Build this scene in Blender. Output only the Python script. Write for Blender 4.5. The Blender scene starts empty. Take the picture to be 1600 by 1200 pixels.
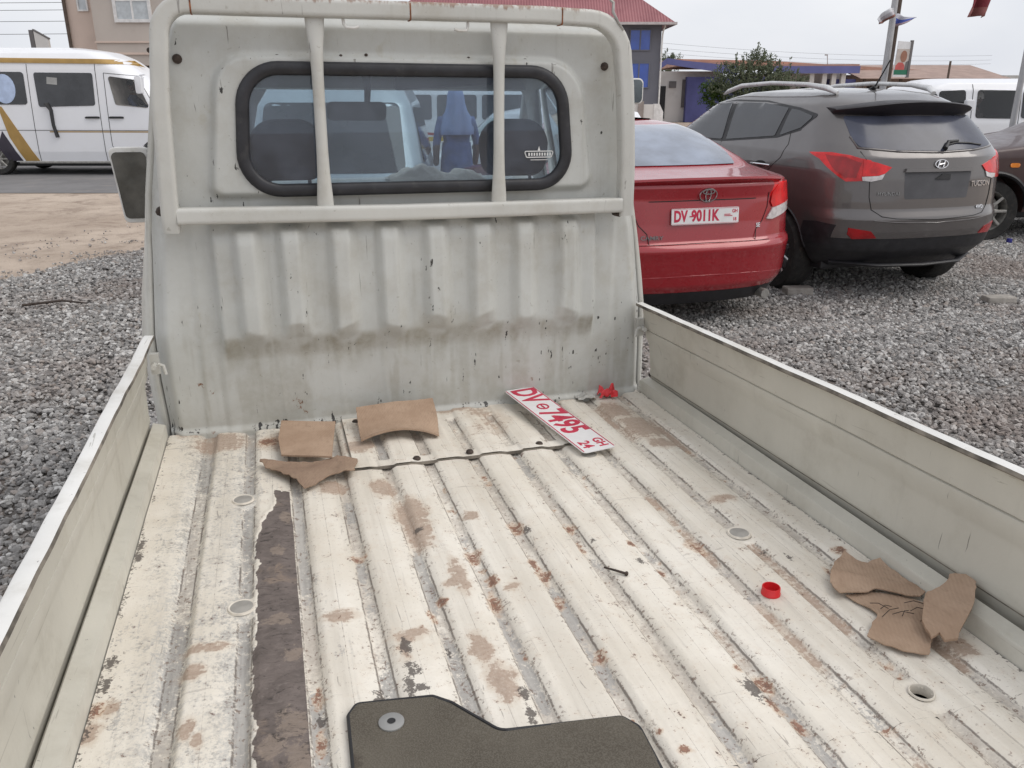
import bpy, bmesh, math, random
import numpy as np
from mathutils import Matrix, Vector, Euler, noise as mnoise

S = bpy.context.scene
COL = S.collection
rad = math.radians
random.seed(7)
rng = np.random.default_rng(7)

# ------------------------------------------------------------------ camera
YAW = 16.214                      # the photographer faces this far right of the truck's long axis
cam_d = bpy.data.cameras.new('camera')
cam = bpy.data.objects.new('camera', cam_d)
COL.objects.link(cam)
EYE = Vector((0, 0, 1.68))
cam.location = EYE
cam.rotation_euler = (rad(90 - 19.591), 0, rad(-YAW))
cam_d.sensor_width = 36
cam_d.lens = 1270 / 1600 * 36
cam_d.clip_start = .05
cam_d.clip_end = 3000
S.camera = cam

# ------------------------------------------------------------------ sky and sun
SUN_EL, SUN_AZ = 50, 117           # azimuth from +Y towards +X
world = bpy.data.worlds.new('World')
S.world = world
world.use_nodes = True
wn, wl = world.node_tree.nodes, world.node_tree.links
wn.clear()
sky = wn.new('ShaderNodeTexSky')
sky.sky_type = 'NISHITA'
sky.sun_disc = False
sky.sun_elevation = rad(SUN_EL)
sky.sun_rotation = rad(SUN_AZ)
sky.dust_density = 4
tc = wn.new('ShaderNodeTexCoord')
mp = wn.new('ShaderNodeMapping')
mp.inputs['Scale'].default_value = (1.2, 1.2, 3.0)
cl = wn.new('ShaderNodeTexNoise')
cl.inputs['Scale'].default_value = 1.6
cl.inputs['Detail'].default_value = 5
cr = wn.new('ShaderNodeValToRGB')
cr.color_ramp.elements[0].position = .3
cr.color_ramp.elements[0].color = (6.9, 7.2, 7.9, 1)
cr.color_ramp.elements[1].position = .68
cr.color_ramp.elements[1].color = (9.2, 9.25, 9.45, 1)
mx = wn.new('ShaderNodeMix')
mx.data_type = 'RGBA'
mx.inputs[0].default_value = .88
bg = wn.new('ShaderNodeBackground')
bg.inputs['Strength'].default_value = .108
wo = wn.new('ShaderNodeOutputWorld')
wl.new(tc.outputs['Generated'], mp.inputs['Vector'])
wl.new(mp.outputs[0], cl.inputs['Vector'])
wl.new(cl.outputs[0], cr.inputs[0])
wl.new(sky.outputs[0], mx.inputs[6])
wl.new(cr.outputs[0], mx.inputs[7])
wl.new(mx.outputs[2], bg.inputs['Color'])
wl.new(bg.outputs[0], wo.inputs['Surface'])

sun_d = bpy.data.lights.new('sun', 'SUN')
sun_d.energy = 1.45
sun_d.angle = rad(48)
sun_d.color = (1, .955, .89)
sun = bpy.data.objects.new('sun', sun_d)
COL.objects.link(sun)
sv = Vector((math.sin(rad(SUN_AZ)) * math.cos(rad(SUN_EL)), math.cos(rad(SUN_AZ)) * math.cos(rad(SUN_EL)), math.sin(rad(SUN_EL))))
sun.rotation_euler = sv.to_track_quat('Z', 'Y').to_euler()
sun.location = (0, 0, 30)

S.view_settings.view_transform = 'Standard'
S.view_settings.look = 'None'
S.view_settings.exposure = .07
S.view_settings.gamma = 1
S.view_settings.use_curve_mapping = False
S.render.engine = 'CYCLES'
S.cycles.max_bounces = 8
S.cycles.transparent_max_bounces = 12

# ------------------------------------------------------------------ materials
def lin(c):
    return tuple((v / 255 / 12.92 if v / 255 <= .04045 else ((v / 255 + .055) / 1.055) ** 2.4) for v in c)

class NT:
    def __init__(s, name):
        s.m = bpy.data.materials.new(name)
        s.m.use_nodes = True
        s.t = s.m.node_tree
        s.t.nodes.clear()
        s.out = s.t.nodes.new('ShaderNodeOutputMaterial')
    def n(s, typ, ins=None, **props):
        nd = s.t.nodes.new(typ)
        for k, v in props.items():
            setattr(nd, k, v)
        for k, v in (ins or {}).items():
            if isinstance(v, bpy.types.NodeSocket):
                s.t.links.new(v, nd.inputs[k])
            else:
                nd.inputs[k].default_value = v
        return nd
    def mixc(s, f, a, b):
        nd = s.n('ShaderNodeMix', data_type='RGBA')
        for i, v in ((0, f), (6, a), (7, b)):
            if isinstance(v, bpy.types.NodeSocket):
                s.t.links.new(v, nd.inputs[i])
            else:
                nd.inputs[i].default_value = (*v, 1) if isinstance(v, (tuple, list)) and len(v) == 3 else v
        return nd.outputs[2]
    def math(s, op, a, b=0., clamp=False):
        nd = s.n('ShaderNodeMath', {0: a, 1: b}, operation=op)
        nd.use_clamp = clamp
        return nd.outputs[0]
    def step(s, v, lo, hi, a=0., b=1.):
        return s.n('ShaderNodeMapRange', {0: v, 1: lo, 2: hi, 3: a, 4: b}, interpolation_type='SMOOTHSTEP').outputs[0]
    def noise(s, scale, detail=4., rough=.55, vec=None, dist=0., stretch=None):
        if vec is None:
            vec = s.n('ShaderNodeTexCoord').outputs['Object']
        if stretch:
            vec = s.n('ShaderNodeMapping', {'Vector': vec, 'Scale': stretch}).outputs[0]
        return s.n('ShaderNodeTexNoise', {'Vector': vec, 'Scale': scale, 'Detail': detail, 'Roughness': rough, 'Distortion': dist}).outputs[0]
    def bsdf(s, col, rough=.5, metal=0., bump=None, bstr=.3, bdist=.01, coat=0., spec=.5):
        nd = s.n('ShaderNodeBsdfPrincipled', {'Base Color': col if isinstance(col, bpy.types.NodeSocket) else (*col, 1), 'Roughness': rough, 'Metallic': metal, 'Coat Weight': coat, 'Coat Roughness': .06, 'Specular IOR Level': spec})
        if bump is not None:
            b = s.n('ShaderNodeBump', {'Height': bump, 'Strength': bstr, 'Distance': bdist})
            s.t.links.new(b.outputs[0], nd.inputs['Normal'])
        return nd.outputs[0]
    def done(s, sh):
        s.t.links.new(sh, s.out.inputs['Surface'])
        return s.m

def pmat(name, col, rough=.5, metal=0., var=.12, scale=6., bump=0., bscale=60., coat=0., dirt=0., dirtcol=(.25, .2, .15), spec=.5):
    t = NT(name)
    nz = t.noise(scale, 5)
    a = tuple(c * (1 - var) for c in col)
    b = tuple(min(1, c * (1 + var)) for c in col)
    c = t.mixc(t.step(nz, .3, .7), a, b)
    if dirt:
        d = t.step(t.noise(scale * 1.7, 8, .65), .52, .72, 0., dirt)
        c = t.mixc(d, c, dirtcol)
    r = t.step(t.noise(scale * 3, 4), .2, .8, max(.02, rough - .06), min(1, rough + .06))
    bm = t.noise(bscale, 3) if bump else None
    return t.done(t.bsdf(c, r, metal, bm, bump, .01, coat, spec))

def glassmat(name, tint, refl=1.0, rough=.01, haze=0., hazecol=(.3, .33, .36)):
    t = NT(name)
    fr = t.n('ShaderNodeFresnel', {'IOR': 1.5}).outputs[0]
    fr = t.math('MULTIPLY', fr, refl, True)
    tr = t.n('ShaderNodeBsdfTransparent', {'Color': (*tint, 1)}).outputs[0]
    gl = t.n('ShaderNodeBsdfGlossy', {'Color': (1, 1, 1, 1), 'Roughness': rough}).outputs[0]
    if haze:
        df = t.n('ShaderNodeBsdfDiffuse', {'Color': (*hazecol, 1)}).outputs[0]
        hz = t.step(t.noise(9, 6, .6), .3, .75, haze * .6, haze * 1.4)
        tr = t.n('ShaderNodeMixShader', {0: hz, 1: tr, 2: df}).outputs[0]
    return t.done(t.n('ShaderNodeMixShader', {0: fr, 1: tr, 2: gl}).outputs[0])

def truck_paint(name, base, chips=.5, streak=.5, rust_top=0., dirt_shade_attr=False):
    """old chalky white paint: dust film, vertical streaks, small chips down to dark primer"""
    t = NT(name)
    big = t.noise(2.2, 6, .6)
    col = t.mixc(t.step(big, .3, .7), tuple(c * .9 for c in base), tuple(min(1, c * 1.06) for c in base))
    blot = t.step(t.noise(5.5, 8, .68), .46, .74, 0., .46)
    col = t.mixc(blot, col, (.36, .33, .27))
    st = t.step(t.noise(26, 5, .6, stretch=(1, 1, .07)), .55, .8, 0., streak)
    col = t.mixc(st, col, (.33, .32, .28))
    sc = t.step(t.noise(75, 4, .6, stretch=(1, 1, .05), dist=.8), .685, .715, 0., .7 * chips)
    col = t.mixc(sc, col, (.12, .11, .10))
    sy = t.step(t.noise(70, 5, .62, stretch=(1, .05, 1), dist=.7), .665, .70, 0., .55 * chips)
    col = t.mixc(sy, col, (.27, .25, .21))
    sm = t.step(t.noise(13, 6, .7, stretch=(1, .35, .5)), .60, .74, 0., .38)
    col = t.mixc(sm, col, (.37, .33, .235))
    ch = t.step(t.noise(62, 5, .66, stretch=(1, 1, .45)), .715, .735, 0., .85 * chips)
    col = t.mixc(ch, col, (.035, .032, .03))
    rst = t.step(t.noise(21, 8, .72), .715, .77, 0., .6 * chips)
    col = t.mixc(rst, col, (.17, .075, .035))
    if dirt_shade_attr:
        at = t.n('ShaderNodeAttribute', attribute_name='wear')
        sp = t.n('ShaderNodeSeparateColor', {0: at.outputs['Color']})
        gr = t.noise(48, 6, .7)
        d1 = t.math('MULTIPLY', sp.outputs[0], t.step(gr, .2, .75, .55, 1.15), True)  # wall dirt, including the shading painted in below the ribs
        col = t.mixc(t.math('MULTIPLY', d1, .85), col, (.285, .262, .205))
        d2 = t.step(t.math('ADD', sp.outputs[1], t.math('MULTIPLY', t.math('SUBTRACT', t.noise(110, 5, .68, stretch=(1, 1, .32)), .5), 1.7)), .5, .6)
        col = t.mixc(d2, col, (.03, .028, .026))
        d3 = t.step(t.math('ADD', sp.outputs[2], t.math('MULTIPLY', t.math('SUBTRACT', gr, .5), 1.2)), .45, .6)
        col = t.mixc(d3, col, (.19, .08, .035))
    if rust_top:
        oz = t.n('ShaderNodeSeparateXYZ', {0: t.n('ShaderNodeTexCoord').outputs['Object']}).outputs[2]   # rust creeps down from the top edge of the rail
        rr = t.step(t.math('ADD', oz, t.math('MULTIPLY', t.math('SUBTRACT', t.noise(34, 7, .75, stretch=(1, 1, .3)), .5), .075)), 1.962, 1.974, 0., rust_top)
        col = t.mixc(rr, col, t.mixc(t.noise(70), (.11, .05, .03), (.28, .13, .06)))
    ro = t.step(blot, 0, .42, .38, .62)
    return t.done(t.bsdf(col, ro, 0., t.noise(140, 4), .06, .004))

M = {}
CREAM = (.60, .595, .55)
M['panel'] = truck_paint('faded_cab_paint', (.545, .555, .535), 1., .42, dirt_shade_attr=True)
M['frame'] = truck_paint('faded_frame_paint', (.54, .537, .505), .8, .3, rust_top=.75)
M['bar'] = truck_paint('faded_bar_paint', (.54, .537, .505), .8, .3)
M['gate'] = truck_paint('faded_gate_paint', (.56, .54, .475), 1.0, .26)
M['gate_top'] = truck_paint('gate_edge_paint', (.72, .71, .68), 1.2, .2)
M['shell'] = truck_paint('cab_shell_paint', CREAM, .5, .3)

def floor_paint():
    t = NT('worn_bed_floor')
    at = t.n('ShaderNodeAttribute', attribute_name='wear')      # rust, mud, bare metal
    at2 = t.n('ShaderNodeAttribute', attribute_name='wear_two')  # black grime, peeled strip, grey scuff
    a = t.n('ShaderNodeSeparateColor', {0: at.outputs['Color']}).outputs
    b = t.n('ShaderNodeSeparateColor', {0: at2.outputs['Color']}).outputs
    gd = t.math('ABSOLUTE', t.n('ShaderNodeAttribute', attribute_name='groove').outputs['Fac'])   # metres from the nearest groove's middle
    fine = t.noise(150, 6, .72)
    med = t.noise(38, 8, .7)
    along = t.noise(60, 7, .7, stretch=(1, .06, 1))
    band = t.noise(17, 5, .6, stretch=(1, .05, 1))
    across = t.noise(46, 6, .7, stretch=(.10, 1, 1), dist=.8)
    diag = t.noise(70, 4, .6, stretch=(.9, .09, 1), dist=1.6)
    n1 = t.math('SUBTRACT', med, .5)
    n2 = t.math('SUBTRACT', fine, .5)
    n3 = t.math('SUBTRACT', along, .5)
    n4 = t.math('SUBTRACT', across, .5)
    nn = t.math('ADD', t.math('MULTIPLY', n1, 1.6), t.math('MULTIPLY', n2, 1.9))
    c0 = t.mixc(t.step(t.noise(4.5, 6, .6), .3, .7), (.70, .645, .555), (.80, .755, .675))
    c0 = t.mixc(t.step(band, .42, .68, 0., .42), c0, (.50, .455, .385))          # long dusty bands
    c0 = t.mixc(t.step(med, .50, .72, 0., .34), c0, (.60, .49, .375))            # tan film
    c0 = t.mixc(t.step(along, .56, .72, 0., .38), c0, (.36, .325, .285))         # scuffs along the bed
    c0 = t.mixc(t.step(across, .63, .69, 0., .46), c0, (.34, .295, .26))        # drag marks across
    c0 = t.mixc(t.step(diag, .675, .70, 0., .6), c0, (.20, .17, .15))           # thin scratches
    c0 = t.mixc(t.step(t.noise(210, 3, .6), .66, .70, 0., .5), c0, (.30, .235, .19))
    gs = t.step(t.math('ADD', b[2], nn), .30, .85, 0., .8)
    c = t.mixc(gs, c0, t.mixc(t.step(along, .35, .65), (.33, .325, .31), (.52, .51, .48)))
    # dirt packed into the groove corners and bottom
    line = t.math('SUBTRACT', 1., t.step(t.math('ABSOLUTE', t.math('SUBTRACT', gd, t.math('ADD', .0135, t.math('MULTIPLY', n1, .006)))), .0008, .0026))
    line = t.math('MULTIPLY', line, t.step(t.math('ADD', t.noise(9, 5, .6), t.math('MULTIPLY', n2, .8)), .36, .56))
    fill = t.math('MULTIPLY', t.math('SUBTRACT', 1., t.step(gd, .0095, .0135)), t.step(t.math('ADD', t.noise(6, 5, .6), t.math('MULTIPLY', nn, .5)), .30, .62))
    c = t.mixc(t.math('MULTIPLY', fill, .55), c, t.mixc(t.step(fine, .35, .65), (.27, .225, .19), (.45, .40, .35)))
    bare = t.step(t.math('ADD', a[2], t.math('ADD', nn, t.math('MULTIPLY', n3, 1.2))), .42, .64)
    barec = t.mixc(t.step(along, .35, .65), (.255, .25, .245), (.43, .42, .40))
    c = t.mixc(t.math('MULTIPLY', bare, .68), c, barec)
    c = t.mixc(t.math('MULTIPLY', line, .8), c, (.115, .092, .078))
    dots = t.math('MULTIPLY', t.math('SUBTRACT', 1., t.step(gd, .016, .034)), t.step(t.noise(85, 5, .7), .585, .62))
    c = t.mixc(t.math('MULTIPLY', dots, .8), c, (.17, .115, .085))
    mudn = t.math('ADD', t.math('MULTIPLY', nn, .55), t.math('ADD', t.math('MULTIPLY', n3, 1.3), t.math('MULTIPLY', n4, 1.3)))
    film = t.step(t.math('ADD', a[1], t.math('MULTIPLY', nn, .4)), .1, .6, 0., .42)
    c = t.mixc(film, c, (.52, .41, .31))
    mud = t.step(t.math('ADD', a[1], mudn), .50, .66)
    mudc = t.mixc(t.step(med, .3, .7), (.31, .215, .16), (.41, .30, .23))
    c = t.mixc(t.math('MULTIPLY', mud, t.step(fine, .2, .6, .35, .78)), c, mudc)
    halo = t.step(t.math('ADD', a[0], t.math('MULTIPLY', nn, .45)), .10, .55, 0., .5)
    c = t.mixc(halo, c, (.56, .40, .27))
    rust = t.step(t.math('ADD', a[0], t.math('MULTIPLY', nn, 1.9)), .60, .82)
    rc = t.mixc(t.step(fine, .35, .65), (.115, .055, .038), (.30, .15, .095))
    c = t.mixc(t.math('MULTIPLY', rust, .92), c, rc)
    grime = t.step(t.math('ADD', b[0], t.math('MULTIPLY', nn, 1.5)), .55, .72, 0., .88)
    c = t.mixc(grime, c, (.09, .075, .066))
    speck = t.step(t.noise(105, 5, .62), .69, .72, 0., .75)
    c = t.mixc(speck, c, (.19, .115, .08))
    peel = t.step(t.math('ADD', b[1], t.math('MULTIPLY', n2, .5)), .42, .58)
    wr = t.noise(42, 7, .72, stretch=(.55, 1.2, 1), dist=2.2)
    pc = t.mixc(t.step(t.noise(20, 8, .7), .3, .7), (.125, .102, .092), (.20, .165, .15))
    pc = t.mixc(t.step(t.noise(6.5, 7, .68, dist=.6), .55, .66, 0., .65), pc, (.31, .235, .18))
    pc = t.mixc(t.math('MULTIPLY', t.step(t.math('ADD', a[1], t.math('MULTIPLY', nn, .8)), .45, .75), .6), pc, t.mixc(fine, (.24, .18, .14), (.40, .33, .27)))
    pc = t.mixc(t.step(wr, .56, .62, 0., .8), pc, (.05, .041, .038))
    pc = t.mixc(t.step(wr, .36, .42, .5, 0.), pc, (.25, .215, .195))
    c = t.mixc(peel, c, pc)
    ro = t.math('ADD', t.math('MULTIPLY', peel, .3), t.step(bare, 0, 1, .52, .38))
    h = t.math('ADD', t.math('MULTIPLY', fine, .5), t.math('ADD', med, t.math('MULTIPLY', wr, t.math('MULTIPLY', peel, 11.))))
    return t.done(t.bsdf(c, ro, 0., h, .45, .004))
M['floor'] = floor_paint()
M['rubber'] = pmat('window_rubber', (.018, .018, .022), .45, var=.3, scale=20, dirt=.25, dirtcol=(.09, .085, .08))
M['black'] = pmat('black_plastic', (.018, .018, .02), .5, var=.2, bump=.15, bscale=300)
M['tyre'] = pmat('tyre_rubber', (.022, .021, .02), .85, var=.3, scale=14, bump=.3, bscale=90, dirt=.3, dirtcol=(.12, .1, .08))
M['rim'] = pmat('alloy_rim', (.42, .42, .43), .35, .8, var=.15)
M['chrome'] = pmat('chrome_trim', (.7, .7, .72), .12, 1., var=.05)
M['steel'] = pmat('dull_steel', (.34, .33, .31), .5, .6, var=.2, scale=30, dirt=.4)
M['bolt'] = pmat('rusty_bolt', (.055, .04, .032), .7, .3, var=.4, scale=60)
M['seat'] = pmat('dark_seat_cloth', (.02, .021, .026), .9, bump=.3, bscale=400)
M['trim'] = pmat('grey_cab_trim', (.10, .10, .105), .7)
M['cab_glass'] = glassmat('cab_window_glass', (.74, .82, .88), .9, .015, .17, (.24, .27, .34))
M['clear_glass'] = glassmat('clear_glass', (.82, .88, .88), 1.0, .01)
M['dark_glass'] = NT('dark_tinted_glass')
_t = M['dark_glass']
M['cab_dark'] = pmat('dark_cabin', (.035, .034, .036), .9)
M['dark_glass'] = _t.done(_t.bsdf(_t.mixc(_t.step(_t.noise(3, 3), .3, .7), (.012, .013, .017), (.03, .032, .038)), .05, 0., None, spec=.6, coat=.3))
M['mirror'] = pmat('mirror_glass', (.13, .145, .15), .06, .9, var=.35, scale=7)
def card_mat(name, a, b):
    t = NT(name)
    fl = t.n('ShaderNodeTexWave', {'Scale': 42., 'Distortion': 1.2, 'Detail': 2., 'Vector': t.n('ShaderNodeMapping', {'Vector': t.n('ShaderNodeTexCoord').outputs['Object'], 'Rotation': (0, 0, .5)}).outputs[0]}, bands_direction='X').outputs['Fac']
    c = t.mixc(t.step(t.noise(11, 6, .6), .3, .7), a, b)
    c = t.mixc(t.step(t.noise(160, 3, .6, stretch=(1, .2, 1)), .5, .7, 0, .25), c, tuple(v * .7 for v in a))
    c = t.mixc(t.step(t.noise(18, 7, .7), .58, .72, 0, .45), c, tuple(v * .6 for v in a))
    c = t.mixc(t.step(fl, .2, .8, 0, .10), c, tuple(v * .75 for v in a))
    c = t.mixc(t.step(t.noise(40, 6, .75), .68, .74, 0, .6), c, (.50, .40, .31))
    h = t.math('ADD', t.math('MULTIPLY', fl, .5), t.noise(60, 5, .7))
    return t.done(t.bsdf(c, .9, 0, h, .3, .003, spec=.2))
M['card'] = card_mat('brown_cardboard', (.34, .235, .165), (.43, .31, .225))
M['card_dark'] = card_mat('damp_cardboard', (.24, .165, .12), (.33, .235, .17))
M['red_plastic'] = pmat('red_plastic', (.62, .02, .025), .35, var=.06)
M['plate_white'] = pmat('plate_white', (.72, .71, .71), .35, var=.05, dirt=.15, dirtcol=(.45, .42, .4))
M['plate_red'] = pmat('plate_red_print', (.50, .02, .06), .4, var=.1)
M['white_film'] = pmat('white_plastic_film', (.7, .7, .69), .3)

# ------------------------------------------------------------------ mesh helpers
class MB:
    def __init__(s):
        s.v, s.f = [], []
    def add(s, vs, fs):
        o = len(s.v)
        s.v += [tuple(v) for v in vs]
        s.f += [tuple(i + o for i in f) for f in fs]
        return s
    def box(s, x0, x1, y0, y1, z0, z1):
        vs = [(x, y, z) for z in (z0, z1) for y in (y0, y1) for x in (x0, x1)]
        return s.add(vs, [(0, 2, 3, 1), (4, 5, 7, 6), (0, 1, 5, 4), (2, 6, 7, 3), (0, 4, 6, 2), (1, 3, 7, 5)])
    def prism(s, poly, a, b, axis='z'):
        """poly of 2D points, extruded from a to b along axis"""
        n = len(poly)
        mk = {'z': lambda p, t: (p[0], p[1], t), 'y': lambda p, t: (p[0], t, p[1]), 'x': lambda p, t: (t, p[0], p[1])}[axis]
        vs = [mk(p, a) for p in poly] + [mk(p, b) for p in poly]
        fs = [tuple(range(n - 1, -1, -1)), tuple(range(n, 2 * n))] + [(i, (i + 1) % n, n + (i + 1) % n, n + i) for i in range(n)]
        return s.add(vs, fs)
    def tube(s, path, r, seg=10, closed=False, sq=2., flat=None, up=None):
        """sweep a (super)elliptic section; r may be a list of radii, flat scales the second axis per point"""
        P = [Vector(p) for p in path]
        n = len(P)
        rs = r if isinstance(r, (list, tuple)) else [r] * n
        fl = flat if isinstance(flat, (list, tuple)) else [flat or 1.] * n
        rings = []
        ref = Vector(up) if up else None
        for i in range(n):
            if closed:
                d = (P[(i + 1) % n] - P[i - 1])
            else:
                d = (P[min(i + 1, n - 1)] - P[max(i - 1, 0)])
            d.normalize()
            if ref is None:
                ref = Vector((0, 0, 1)) if abs(d.z) < .9 else Vector((0, 1, 0))
            sd = d.cross(ref)
            if sd.length < 1e-5:
                sd = d.orthogonal()
            sd.normalize()
            un = sd.cross(d).normalized()
            if not up:
                ref = un
            ring = []
            for k in range(seg):
                a = 2 * math.pi * k / seg
                ca, sa = math.cos(a), math.sin(a)
                q = (abs(ca) ** sq + abs(sa) ** sq) ** (-1 / sq)
                ring.append(P[i] + sd * (ca * q * rs[i]) + un * (sa * q * rs[i] * fl[i]))
            rings.append(ring)
        vs = [p for rg in rings for p in rg]
        fs = []
        m = n if closed else n - 1
        for i in range(m):
            j = (i + 1) % n
            for k in range(seg):
                l = (k + 1) % seg
                fs.append((i * seg + k, i * seg + l, j * seg + l, j * seg + k))
        if not closed:
            fs.append(tuple(range(seg - 1, -1, -1)))
            fs.append(tuple((n - 1) * seg + k for k in range(seg)))
        return s.add(vs, fs)
    def lathe(s, prof, seg=24, mat=None):
        """prof (radius, height) pairs about z; a profile that starts off the axis is left open"""
        mat = mat or Matrix()
        n = len(prof)
        vs = [mat @ Vector((r * math.cos(2 * math.pi * k / seg), r * math.sin(2 * math.pi * k / seg), h)) for r, h in prof for k in range(seg)]
        fs = [(i * seg + k, i * seg + (k + 1) % seg, (i + 1) * seg + (k + 1) % seg, (i + 1) * seg + k) for i in range(n - 1) for k in range(seg)]
        if prof[0][0] < .001:
            fs.append(tuple(range(seg - 1, -1, -1)))
        if prof[-1][0] < .001:
            fs.append(tuple((n - 1) * seg + k for k in range(seg)))
        return s.add(vs, fs)
    def grid(s, fn, nu, nv):
        vs = [fn(i / nu, j / nv) for j in range(nv + 1) for i in range(nu + 1)]
        w = nu + 1
        return s.add(vs, [(j * w + i, j * w + i + 1, (j + 1) * w + i + 1, (j + 1) * w + i) for j in range(nv) for i in range(nu)])
    def build(s, name, mat=None, parent=None, smooth=None, loc=None, bevel=0., rot=None, matrix=None):
        me = bpy.data.meshes.new(name)
        me.from_pydata(s.v, [], s.f)
        me.update()
        return link(name, me, mat, parent, smooth, loc, bevel, rot, matrix)

def link(name, me, mat=None, parent=None, smooth=None, loc=None, bevel=0., rot=None, matrix=None):
    bm = bmesh.new()
    bm.from_mesh(me)
    bmesh.ops.recalc_face_normals(bm, faces=bm.faces)
    if bevel:
        bmesh.ops.bevel(bm, geom=[e for e in bm.edges if len(e.link_faces) == 2 and e.calc_face_angle(0) > .6], offset=bevel, segments=2, profile=.6, affect='EDGES', clamp_overlap=True)
    if smooth is not None:
        for f in bm.faces:
            f.smooth = True
        for e in bm.edges:
            if len(e.link_faces) == 2 and e.calc_face_angle(0) > rad(smooth):
                e.smooth = False
    bm.to_mesh(me)
    bm.free()
    ob = bpy.data.objects.new(name, me)
    COL.objects.link(ob)
    if mat:
        me.materials.append(mat)
    if parent:
        ob.parent = parent
    if matrix is not None:
        ob.matrix_world = matrix
    if loc is not None:
        ob.location = loc
    if rot is not None:
        ob.rotation_euler = rot
    return ob

def tag(o, label=None, cat=None, group=None, kind=None):
    for k, v in (('label', label), ('category', cat), ('group', group), ('kind', kind)):
        if v:
            o[k] = v
    return o

def thing(name, label, cat, loc=(0, 0, 0), rotz=0., group=None, matrix=None):
    o = bpy.data.objects.new(name, None)
    o.empty_display_size = .2
    COL.objects.link(o)
    if matrix is not None:
        o.matrix_world = matrix
    else:
        o.location = loc
        o.rotation_euler = (0, 0, rotz)
    return tag(o, label, cat, group)

def copy_tree(o, parent=None):
    c = o.copy()
    COL.objects.link(c)
    if parent:
        c.parent = parent
    for ch in list(o.children):
        copy_tree(ch, c)
    return c

def text(name, body, size, mat, parent, matrix, extrude=.001, bold=0., sx=1., align='CENTER'):
    cu = bpy.data.curves.new('lettering', 'FONT')
    cu.body = body
    cu.size = size
    cu.extrude = extrude
    cu.offset = bold
    cu.align_x = align
    cu.align_y = 'CENTER'
    cu.resolution_u = 3
    tmp = bpy.data.objects.new('lettering', cu)
    COL.objects.link(tmp)
    dg = bpy.context.evaluated_depsgraph_get()
    me = bpy.data.meshes.new_from_object(tmp.evaluated_get(dg))
    bpy.data.objects.remove(tmp)
    bpy.data.curves.remove(cu)
    me.transform(matrix @ Matrix.Diagonal((sx, 1, 1, 1)))
    me.materials.clear()
    ob = bpy.data.objects.new(name, me)
    me.materials.append(mat)
    COL.objects.link(ob)
    ob.parent = parent
    return ob

# value noise for modelled relief and wear masks
def _hash(ix, iy, seed):
    h = (ix.astype(np.int64) * 374761393 + iy.astype(np.int64) * 668265263 + seed * 982451653) & 0xffffffff
    h = ((h ^ (h >> 13)) * 1274126177) & 0xffffffff
    return ((h ^ (h >> 16)) & 0xffff) / 65535.
def vnoise(x, y, seed=0):
    x0, y0 = np.floor(x), np.floor(y)
    fx, fy = x - x0, y - y0
    fx, fy = fx * fx * (3 - 2 * fx), fy * fy * (3 - 2 * fy)
    a, b = _hash(x0, y0, seed), _hash(x0 + 1, y0, seed)
    c, d = _hash(x0, y0 + 1, seed), _hash(x0 + 1, y0 + 1, seed)
    return (a + (b - a) * fx) * (1 - fy) + (c + (d - c) * fx) * fy
def fbm(x, y, scale, octs=4, seed=0):
    s, a, t = 0, 1., 0
    for k in range(octs):
        s = s + a * vnoise(x * scale, y * scale, seed + k * 17)
        t += a
        a *= .55
        scale *= 2.03
    return s / t
def sstep(e0, e1, x):
    t = np.clip((x - e0) / (e1 - e0), 0, 1)
    return t * t * (3 - 2 * t)

def grid_mesh(X, Y, Z, keep=None, attrs=None, name='sheet', scalars=None):
    """X, Y, Z arrays (rows, cols) -> mesh; keep = face mask; attrs = {name: (r,g,b) arrays}"""
    nr, nc = X.shape
    V = np.stack([X, Y, Z], -1).reshape(-1, 3)
    idx = np.arange(nr * nc).reshape(nr, nc)
    F = np.stack([idx[:-1, :-1], idx[:-1, 1:], idx[1:, 1:], idx[1:, :-1]], -1)
    F = F[keep] if keep is not None else F.reshape(-1, 4)
    me = bpy.data.meshes.new(name)
    me.vertices.add(len(V))
    me.vertices.foreach_set('co', V.astype(np.float32).ravel())
    me.loops.add(F.size)
    me.loops.foreach_set('vertex_index', F.astype(np.int32).ravel())
    me.polygons.add(len(F))
    me.polygons.foreach_set('loop_start', np.arange(0, F.size, 4, dtype=np.int32))
    me.polygons.foreach_set('use_smooth', np.ones(len(F), bool))
    me.update(calc_edges=True)
    for k, ch in (attrs or {}).items():
        a = me.attributes.new(k, 'FLOAT_COLOR', 'POINT')
        c = np.stack([ch[0], ch[1], ch[2], np.ones_like(ch[0])], -1).reshape(-1, 4)
        a.data.foreach_set('color', c.astype(np.float32).ravel())
    for k, v in (scalars or {}).items():
        me.attributes.new(k, 'FLOAT', 'POINT').data.foreach_set('value', v.astype(np.float32).ravel())
    return me

def plain(name, me, mat, parent=None):
    ob = bpy.data.objects.new(name, me)
    me.materials.append(mat)
    COL.objects.link(ob)
    if parent:
        ob.parent = parent
    return ob

def rpoly(corners, radii, seg=8):
    """rounded polygon, corners counter-clockwise"""
    out = []
    n = len(corners)
    for i in range(n):
        p = Vector(corners[i]).to_2d()
        a = (Vector(corners[i - 1]).to_2d() - p).normalized()
        b = (Vector(corners[(i + 1) % n]).to_2d() - p).normalized()
        r = radii[i] if isinstance(radii, (list, tuple)) else radii
        half = a.angle(b) / 2
        t = r / math.tan(half)
        c = p + (a + b).normalized() * (r / math.sin(half))
        s, e = p + a * t - c, p + b * t - c
        a0, a1 = math.atan2(s.y, s.x), math.atan2(e.y, e.x)
        da = (a1 - a0 + math.pi) % (2 * math.pi) - math.pi
        for k in range(seg + 1):
            q = a0 + da * k / seg
            out.append((c.x + r * math.cos(q), c.y + r * math.sin(q)))
    return out

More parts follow.
